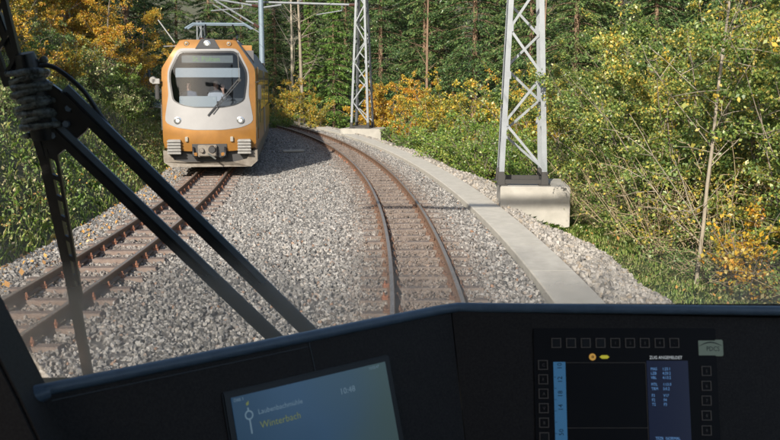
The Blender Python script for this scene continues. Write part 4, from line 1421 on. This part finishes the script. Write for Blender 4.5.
s, d = cover(5200, -3, 45, lambda u, s: np.where(u < .55, -6.9+1.6*u/.55, vw(s)-.3+3.2*(u-.55)/.45), rg, 1.3)
q = pts_at(s, d, np.zeros(len(s)))
for i in range(len(q)):
    q[i, 2] = (bz(s[i], d[i])+.03) if d[i] > -6.5 and d[i] < 0 else gz(s[i], d[i])+.05+.1*rg.uniform()
v, f = leaves(q, .065, 1.6, .65, rg)
tag(link('fallen_leaves', np_mesh('fallen_leaves', v, f, M['deadleaf'])), kind='stuff')
# grass tufts in front of the concrete block
tv, tf = [], []
for cx_, cy_, n_, r_ in ((2.45, 17.7, 260, .26), (2.75, 17.1, 260, .26), (3.05, 16.7, 160, .24)):
    s, d = np.array([sd_of(cx_+a*r_, cy_+b*r_) for a, b in rg.normal(size=(n_, 2))*.6]).T
    v, f = blades(s, d, .20, rg, .004)
    v[:, 2] += .10
    tv.append(v)
    tf.append(f+sum(len(k) for k in tv[:-1]))
tag(link('grass_tuft', np_mesh('grass_tuft', np.concatenate(tv), np.concatenate(tf), M['grass'])), kind='stuff')

# ------------------------------------------------------------------ the own cab
M['glass'] = clear_mat('windscreen_glass', (.985, .99, .985), dust=(2.20, 2.315, .50, .010), refl=.55)
M['key'] = mat('key_outline', (.07, .066, .062), .6, emis=(.30, .27, .25), estr=.035)  # faint glow added so the outlines show in the dim cab
M['key_cap'] = mat('key_cap', (.012, .012, .013), .5)
M['txt_blue'] = mat('text_blue', (0, 0, 0), .5, emis=(.16, .36, .72), estr=.38)
M['txt_white'] = mat('text_white', (0, 0, 0), .5, emis=(.62, .68, .72), estr=.4)
M['txt_pale'] = mat('text_pale', (0, 0, 0), .5, emis=(.30, .46, .60), estr=.22)
M['txt_green'] = mat('text_green', (0, 0, 0), .5, emis=(.28, .34, .12), estr=.25)
M['txt_dark'] = mat('text_dark', (.01, .02, .03), .5)
M['amber'] = mat('amber_icon', (0, 0, 0), .5, emis=(.80, .45, .10), estr=.3)
M['yellow_icon'] = mat('yellow_icon', (0, 0, 0), .5, emis=(.72, .66, .06), estr=.3)
M['strip'] = mat('blue_bar', (.01, .02, .03), .4, emis=(.05, .17, .34), estr=.32)
M['screen_off'] = mat('screen_black', (.012, .011, .012), .6, spec=.3)
M['screen_col'] = mat('screen_column', (.004, .004, .006), .25, emis=(.02, .03, .075), estr=.22)
M['badge'] = mat('badge_plate', (.20, .24, .19), .4, emis=(.25, .32, .24), estr=.10)  # plate is no lamp; faint emission brightens its colour
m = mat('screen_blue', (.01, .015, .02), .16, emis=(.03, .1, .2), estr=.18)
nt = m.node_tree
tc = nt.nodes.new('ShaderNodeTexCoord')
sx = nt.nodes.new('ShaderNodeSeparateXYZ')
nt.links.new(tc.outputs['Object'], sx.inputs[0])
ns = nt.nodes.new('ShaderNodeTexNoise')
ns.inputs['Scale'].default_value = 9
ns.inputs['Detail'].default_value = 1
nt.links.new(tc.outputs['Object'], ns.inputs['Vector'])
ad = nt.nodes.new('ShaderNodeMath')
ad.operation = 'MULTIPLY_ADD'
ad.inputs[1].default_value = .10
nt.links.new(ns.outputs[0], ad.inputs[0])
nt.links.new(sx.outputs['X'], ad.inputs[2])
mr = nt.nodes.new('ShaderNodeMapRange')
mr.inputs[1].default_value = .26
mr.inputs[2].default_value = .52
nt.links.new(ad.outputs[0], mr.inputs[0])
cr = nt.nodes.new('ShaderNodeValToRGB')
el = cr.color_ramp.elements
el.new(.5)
for i, (p, c) in enumerate(((0, (.018, .085, .19)), (.5, (.065, .17, .33)), (1, (.10, .185, .20)))):  # ramp paints the sky reflected in the screen into its emission
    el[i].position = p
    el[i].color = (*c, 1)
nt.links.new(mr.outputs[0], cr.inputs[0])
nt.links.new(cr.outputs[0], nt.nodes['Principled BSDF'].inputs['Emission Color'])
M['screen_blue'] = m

cabo = empty('driver_cab', (0, 0, 0), 0, 'dark driver cab round the camera with windscreen, left window post and parallel arm wiper', 'train cab')
T12 = math.tan(radians(12))
def gy(z, y0=1.50): return y0-(z-2.2)*T12
mb = MB()
mb.add([(-1.2, gy(1.96), 1.96), (1.2, gy(1.96), 1.96), (1.2, gy(3.35), 3.35), (-1.2, gy(3.35), 3.35)], [(0, 1, 2, 3)])
mb.obj('windscreen', M['glass'], cabo)
mb = MB().box((0, -.35, 3.50), (2.5, 3.4, .12))
mb.obj('cab_roof', M['inner'], cabo)
MB().box((0, -2.0, 2.0), (2.5, .08, 3.1)).obj('rear_wall', M['inner'], cabo)
MB().box((0, -.3, .62), (2.46, 3.3, .10)).obj('cab_floor', M['black'], cabo)
for sg in (-1, 1):
    b = MB().box((sg*1.23, -.3, 1.35), (.06, 3.3, 1.3))
    b.box((sg*1.23, -1.3, 2.73), (.06, 1.3, 1.44))
    b.box((sg*1.23, 1.16, 2.73), (.06, .16, 1.44), Matrix.Rotation(-.1*0, 3, 'X'))
    b.obj('side_wall', M['inner'], cabo)
MB().box((0, 1.56, 1.15), (2.5, .10, 1.5)).obj('front_wall', M['gold'], cabo)
MB().box((0, gy(3.40), 3.40), (2.5, .12, .14)).obj('header', M['inner'], cabo)
# left window post and trim beside the desk
mb = MB()
mb.prism([(-.36, 2.095), (-.394, 2.166), (-.51, 2.392), (-.72, 2.80), (-1.2, 3.45), (-1.2, 3.1), (-.93, 2.55), (-.66, 2.05), (-.55, 1.9)],
         lambda u, v, k: (u, .985+(v-2.166)*.15-(.0 if k == 0 else .07), v))
mb.obj('window_post', M['desk'], cabo, bevel=.004)
mb = MB()
mb.prism([(-.43, 2.14), (-.66, 2.10), (-1.2, 1.95), (-1.2, 1.2), (-.2, 1.2)], lambda u, v, k: (u, .93+(0 if k == 0 else .05), v))
mb.obj('side_trim', M['desk'], cabo)
MB().tube([(-.446, .94, 2.25), (-.436, .935, 2.19), (-.418, .925, 2.13), (-.40, .915, 2.05)], .0022, 6).obj('seam_strip', M['lip'], cabo)
MB().tube([(-.3985, .925, 2.135), (-.4035, .92, 2.10), (-.4075, .915, 2.07), (-.41, .91, 2.03)], .0014, 6).obj('thin_cable', M['blind'], cabo)

# wiper
def wz(x, z, o=0): return (x, 1.62-(z-2.2)*T12+o, z)
wn = Vector((0, cos(radians(12)), sin(radians(12))))
wiper = MB()
for k in range(2): pass
core = MB().tube([wz(-.618, 2.545), wz(-.612, 2.50), wz(-.604, 2.40)], [.016, .024, .022], 12)
wo = core.obj('wiper', M['wiper'], cabo, smooth='auto')
def ext(p, q, t): return (p[0]+(q[0]-p[0])*t, p[1]+(q[1]-p[1])*t)
for p, q, w in (((-.562, 2.478), (-.165, 2.0353), .0235), ((-.597, 2.426), (-.2356, 2.0269), .0195)):
    q2 = ext(p, q, 1.35)
    MB().bar(wz(*p), wz(*q2), .018, w, up=wn).obj('wiper_arm', M['wiper'], wo, bevel=.003)
    MB().bar(wz(p[0]+.006, p[1]+.0085, -.004), wz(q2[0]+.006, q2[1]+.0085, -.004), .0185, .004, up=wn).obj('arm_edge', M['lip'], wo)  # bluish strip paints the light along the arm's upper edge
mb = MB()
mb.prism([(-.590, 2.503), (-.5112, 2.440), (-.530, 2.412), (-.5966, 2.3605), (-.613, 2.415)], lambda u, v, k: wz(u, v, -.004 if k == 0 else .010))
mb.obj('joint_plate', M['wiper'], wo, bevel=.002)
for bx_, bz_h in ((-.552, 2.452), (-.586, 2.405), (-.560, 2.425)):
    MB().tube([wz(bx_, bz_h, -.012), wz(bx_, bz_h, .012)], .006, 6).obj('bolt', M['lip'], wo)
# coil of wrapped hose on the joint
pts = []
for i in range(240):
    t = i/239
    a = t*2*pi*9.5
    c = Vector(wz(-.618+.012*t, 2.522-.108*t))
    pts.append(c+Vector((cos(a)*(.029+.004*sin(a*.37)), sin(a)*.024, .005*sin(a*.5+1)+.008*cos(a))))
MB().tube(pts, [.0062+.0012*sin(i*.7) for i in range(240)], 8).obj('hose_coil', M['wrap'], wo, smooth=True)
hp = [wz(-.610, 2.5135), wz(-.5915, 2.524), wz(-.567, 2.519), wz(-.528, 2.484), wz(-.500, 2.437), wz(-.464, 2.382), wz(-.42, 2.330)]
def spline(P, n=6):
    P = [Vector(p) for p in P]
    out = []
    for i in range(len(P)-1):
        a, b, c, d = P[max(i-1, 0)], P[i], P[i+1], P[min(i+2, len(P)-1)]
        for k in range(n):
            t = k/n
            out.append(.5*((2*b)+(c-a)*t+(2*a-5*b+4*c-d)*t*t+(3*b-a-3*c+d)*t**3))
    return out+[P[-1]]
MB().tube(spline(hp), .0042, 8).obj('washer_hose', M['wiper'], wo, smooth=True)
# blade with its pierced carrier
mb = MB()
bl = [(-.700, 2.80), (-.672, 2.665), (-.6391, 2.5265), (-.612, 2.3424), (-.5985, 2.17), (-.588, 1.905)]
bw = [.013, .014, .016, .018, .017, .009]
for i in range(5):
    mb.bar(wz(*bl[i], .012), wz(*ext(bl[i], bl[i+1], 1.01), .012), bw[i], bw[i], up=wn)
mb.obj('blade', M['wiper'], wo, bevel=.002)
mb = MB()
r0, r1 = [(-.648, 2.72), (-.6275, 2.515)], [(-.676, 2.60), (-.654, 2.49)]
mb.bar(wz(*r0[0]), wz(*r0[1]), .010, .010, up=wn)
mb.bar(wz(*r1[0]), wz(*r1[1]), .012, .010, up=wn)
for t in (.15, .5, .85):
    a, b = ext(r0[0], r0[1], .35+t*.6), ext(r1[0], r1[1], t)
    mb.bar(wz(*a), wz(*b), .006, .006, up=wn)
ca, cb = (-.597, 2.405), (-.5815, 2.10)
for o in (-.0085, .0085):
    mb.bar(wz(ca[0]+o, ca[1]), wz(cb[0]+o*.5, cb[1]), .0055, .007, up=wn)
for k in range(9):
    t = k/8
    p = ext(ca, cb, t)
    w = .0085*(1-.5*t)
    mb.bar(wz(p[0]-w, p[1]+.004), wz(p[0]+w, p[1]-.004), .008, .006, up=wn)
mb.obj('blade_carrier', M['wiper'], wo)

# control desk
desk = empty('control_desk', (0, 1.2, 2.0), 0, 'black control desk under the windscreen with a lit blue screen and a dark driver display', 'control desk')
DI = Matrix.Translation((0, -1.2, -2.0))
A_, B_, C_ = Vector((-.398, .955, 2.165)), Vector((.091, 1.33, 2.165)), Vector((1.15, 1.30, 2.163))
al = radians(17)
eL = (B_-A_).normalized()
nh = Vector((eL.y, -eL.x, 0))
vL = Vector((0, 0, -cos(al)))+nh*sin(al)
nL = eL.cross(-vL)
eR = Vector((1, 0, 0))
vR = Vector((0, -sin(al), -cos(al)))
nR = eR.cross(-vR)
fd = nL.cross(nR)
if fd.z > 0: fd = -fd
fd = fd/abs(fd.z)
def dlink(mb, nm, m, bevel=0, smooth=False, frame=None):
    o = mb.obj(nm, m, desk, bevel, smooth)
    o.matrix_parent_inverse = DI
    return o
H = .55
def quad_slab(P, n_, t=.03):
    mb = MB()
    vs = P+[p-n_*t for p in P]
    return mb.add(vs, [(0, 1, 2, 3), (7, 6, 5, 4), (0, 4, 5, 1), (1, 5, 6, 2), (2, 6, 7, 3), (3, 7, 4, 0)])
dlink(quad_slab([A_-eL*.02, B_, B_+fd*H, A_-eL*.02+vL*(H/cos(al))], nL), 'desk_panel', M['desk'])
dlink(quad_slab([B_+fd*.0+Vector((.0015, 0, 0)), C_+Vector((0, .03, 0)), C_+Vector((0, .03, 0))+vR*(H/cos(al)), B_+fd*H+Vector((.0015, 0, 0))], nR), 'desk_panel', M['desk'])
mb = MB()
up = Vector((0, 0, .0))
lp = [A_-eL*.005, A_+eL*.02, (A_+B_)/2, B_-eL*.06, B_-eL*.02, B_+Vector((.012, .003, 0)), B_+Vector((.05, .001, 0)), (B_+C_)/2, C_]
mb.tube([p+Vector((0, -.002, -.0065)) for p in lp], .0074, 12)
dlink(mb, 'desk_lip', M['lip'], smooth='auto')
mb = MB()
mb.tube([A_-eL*.024+Vector((0, -.004, -.012)), A_-eL*.018+Vector((0, -.004, -.012)), A_+eL*.012+Vector((0, -.004, -.010)), A_+eL*.02+Vector((0, -.003, -.009))], [.005, .0085, .0095, .0078], 14)
dlink(mb, 'lip_end_cap', M['lip'], smooth='auto')
mb = MB()
mb.add([A_+Vector((-.1, .0, -.02)), B_+Vector((0, .0, -.014)), C_+Vector((0, 0, -.014)), (1.15, 1.50, 1.99), (.1, 1.50, 1.99), (-.75, 1.50, 1.99)], [(0, 1, 4, 5), (1, 2, 3, 4)])
dlink(mb, 'desk_top', M['black'])
# the seam in the left panel and the joint of the panels
def frame(o, org, e, v, n_):
    R = Matrix((e, -v, n_)).transposed().to_4x4()
    o.matrix_parent_inverse = DI
    o.matrix_basis = Matrix.Translation(org)@R
def at(u, v, w=0): return Vector((u, -v, w))
seam = MB().bar(at(.3605, .012, .0004), at(.3755, .30, .0004), .0016, .0012, up=(0, 0, 1))
seam.bar(at(.02, .020, .0004), at(.3605, .020, .0004), .0014, .0012, up=(0, 0, 1))
so_ = seam.obj('panel_seam', M['black'], desk)
frame(so_, A_, eL, vL, nL)
# left screen
bz_ = MB().box(at(.354, .142, .001), (.262, .176, .006)).obj('screen_bezel', M['black'], desk, bevel=.002)
frame(bz_, A_, eL, vL, nL)
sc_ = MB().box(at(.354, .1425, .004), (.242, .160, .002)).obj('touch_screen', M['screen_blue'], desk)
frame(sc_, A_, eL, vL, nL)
def put_text(par, s, size, m, u, v, w=.0056, rz=0, sx=1):
    o = link('lettering', text_mesh(s, size, m), par)
    o.location = at(u, v, w)
    o.rotation_euler = (0, 0, rz)
    o.scale = (sx, 1, 1)
    return o
put_text(sc_, 'Laubenbachmühle', .0092, M['txt_pale'], .2665, .0905)
put_text(sc_, 'Winterbach', .0125, M['txt_green'], .2665, .1085)
put_text(sc_, '10:48', .0115, M['txt_pale'], .392, .092)
put_text(sc_, 'ÖBB 3', .0052, M['txt_pale'], .2355, .0685)
put_text(sc_, '10:32:47', .0052, M['txt_pale'], .445, .0685)
mb = MB()
nseg = 24
vs, fs = [], []
for k in range(nseg):
    a = 2*pi*k/nseg
    for r in (.0042, .0060): vs.append((.2535+r*cos(a), -.0885+r*sin(a), .0056))
fs = [(2*k, 2*k+1, (2*k+3) % (2*nseg), (2*k+2) % (2*nseg)) for k in range(nseg)]
mb.add(vs, fs)
mb.add([(.2525, -.0945, .0056), (.2545, -.0945, .0056), (.2545, -.112, .0056), (.2525, -.112, .0056)], [(0, 1, 2, 3)])
mb.add([(.2525, -.0825, .0056), (.2545, -.0825, .0056), (.2545, -.079, .0056), (.2525, -.079, .0056)], [(0, 1, 2, 3)])
mb.obj('route_symbol', M['txt_pale'], sc_)
MB().add([(.2515, -.0735, .0056), (.2560, -.0705, .0056), (.2555, -.0755, .0056), (.252, -.0765, .0056)], [(3, 2, 1, 0)]).obj('status_symbol', M['txt_green'], sc_)

# driver display on the right
dsp = MB().box(at(.262, .165, .0005), (.275, .255, .003)).obj('driver_display', M['screen_off'], desk, bevel=.001)
frame(dsp, B_, eR, vR, nR)
def flat(par, nm, u0, v0, u1, v1, m, w=.0026, h=.0008):
    return MB().box(((u0+u1)/2, -(v0+v1)/2, w), (u1-u0, v1-v0, h)).obj(nm, m, par)
st_ = flat(dsp, 'blue_scale_bar', .1541, .0878, .1721, .2150, M['strip'])
for k, (t, v) in enumerate((('10', .099), ('12', .119), ('18', .140), ('14', .160), ('50', .196))):
    put_text(dsp, t, .010, M['txt_dark'], .1665, v, .0032, pi/2)
for k in range(6): flat(dsp, 'scale_mark', .1545, .110+k*.0165, .1575, .1106+k*.0165, M['txt_dark'], .0031, .0002)
flat(dsp, 'frame_line', .1721, .0886, .2924, .0892, M['key'], .0025, .0006)
flat(dsp, 'frame_line', .1721, .1845, .2924, .1851, M['key'], .0025, .0006)
flat(dsp, 'frame_line', .2921, .0895, .2927, .2150, M['key'], .0025, .0006)
flat(dsp, 'text_column', .2940, .0860, .3560, .2150, M['screen_col'], .0024, .0006)
put_text(dsp, 'ZUG ANGEMELDET', .0066, M['txt_white'], .2985, .0835, .0032, sx=.86)
for y, a, b in ((368.9, 'MAS', '1:23.1'), (373.3, 'LZB', '4:33.2'), (377.6, 'VBL', '4:13.2'), (384.4, 'MTL', '1:13.0'), (388.8, 'TRM', '5:0.2'), (395.6, 'F3', 'V17'), (400, 'F2', 'F4'), (404.4, 'T2', 'F3')):
    v = .0878+(y-362)*.00147+.0022
    put_text(dsp, a, .0060, M['txt_blue'], .2995, v, .0032, sx=.85)
    put_text(dsp, b, .0060, M['txt_blue'], .3170, v, .0032, sx=.85)
put_text(dsp, 'TFZR  NORMAL', .0062, M['txt_blue'], .3025, .2020, .0032, sx=.85)
ic = MB()
vs, fs = [], []
for k in range(20):
    a = 2*pi*k/20
    for r in (.0022, .0052): vs.append((.213+r*cos(a), -.0804+r*sin(a), .0032))
ic.add(vs, [(2*k, 2*k+1, (2*k+3) % 40, (2*k+2) % 40) for k in range(20)])
ic.obj('status_symbol', M['amber'], dsp)
put_text(dsp, 'B', .0060, M['amber'], .2108, .0826, .0034)
ic = MB()
ic.add([(.2235, -.0804, .0032), (.2270, -.0778, .0032), (.2350, -.0778, .0032), (.2385, -.0804, .0032), (.2350, -.0830, .0032), (.2270, -.0830, .0032)], [(5, 4, 3, 2, 1, 0)])
ic.obj('status_symbol', M['yellow_icon'], dsp)
# square keys round the display
kb = MB()
o_, i_ = .0072, .0061
for (x0, y0, x1, y1) in ((-o_, -o_, o_, -i_), (-o_, i_, o_, o_), (-o_, -i_, -i_, i_), (i_, -i_, o_, i_)):
    kb.box(((x0+x1)/2, (y0+y1)/2, 0), (x1-x0, y1-y0, .0012))
key_me = kb.mesh('key', M['key'])
cap_me = MB().box((0, 0, .0004), (.0116, .0116, .0022)).mesh('key_cap', M['key_cap'], bevel=.0006)
spots = [(.1593+k*.0222, .0595) for k in range(9)]+[(.1385-.0001*k, .0923+k*.0212) for k in range(6)]+[(.3832-.001*k, .1012+k*.0218) for k in range(6)]
glyph = ['', '', '', '', '1', '2', '3', '4', '-', 'C', 'F', 'A', 'V', 'B', '', '5', '6', '7', '8', '9', '0']
for (u, v), gl_ in zip(spots, glyph):
    k = link('key', key_me, dsp)
    k.location = at(u, v, .0028)
    if gl_:
        put_text(dsp, gl_, .0062, M['key'], u-.0018, v+.0022, .0044)
    else:
        c = link('key_cap', cap_me, dsp)
        c.location = at(u, v, .0026)
bd = MB().box(at(.3912, .067, .0006), (.0385, .0245, .004)).obj('badge', M['badge'], desk, bevel=.0012)
frame(bd, B_, eR, vR, nR)
put_text(bd, 'PDCS', .0098, M['txt_dark'], .3845, .0715, .0029, sx=.85)
MB().tube([(.3745+.034*t, -.0640+.0055*sin(t*pi), .0030) for t in [i/10 for i in range(11)]], [.0002+.0007*sin(pi*i/10) for i in range(11)], 5).obj('badge_swoosh', M['txt_dark'], bd)
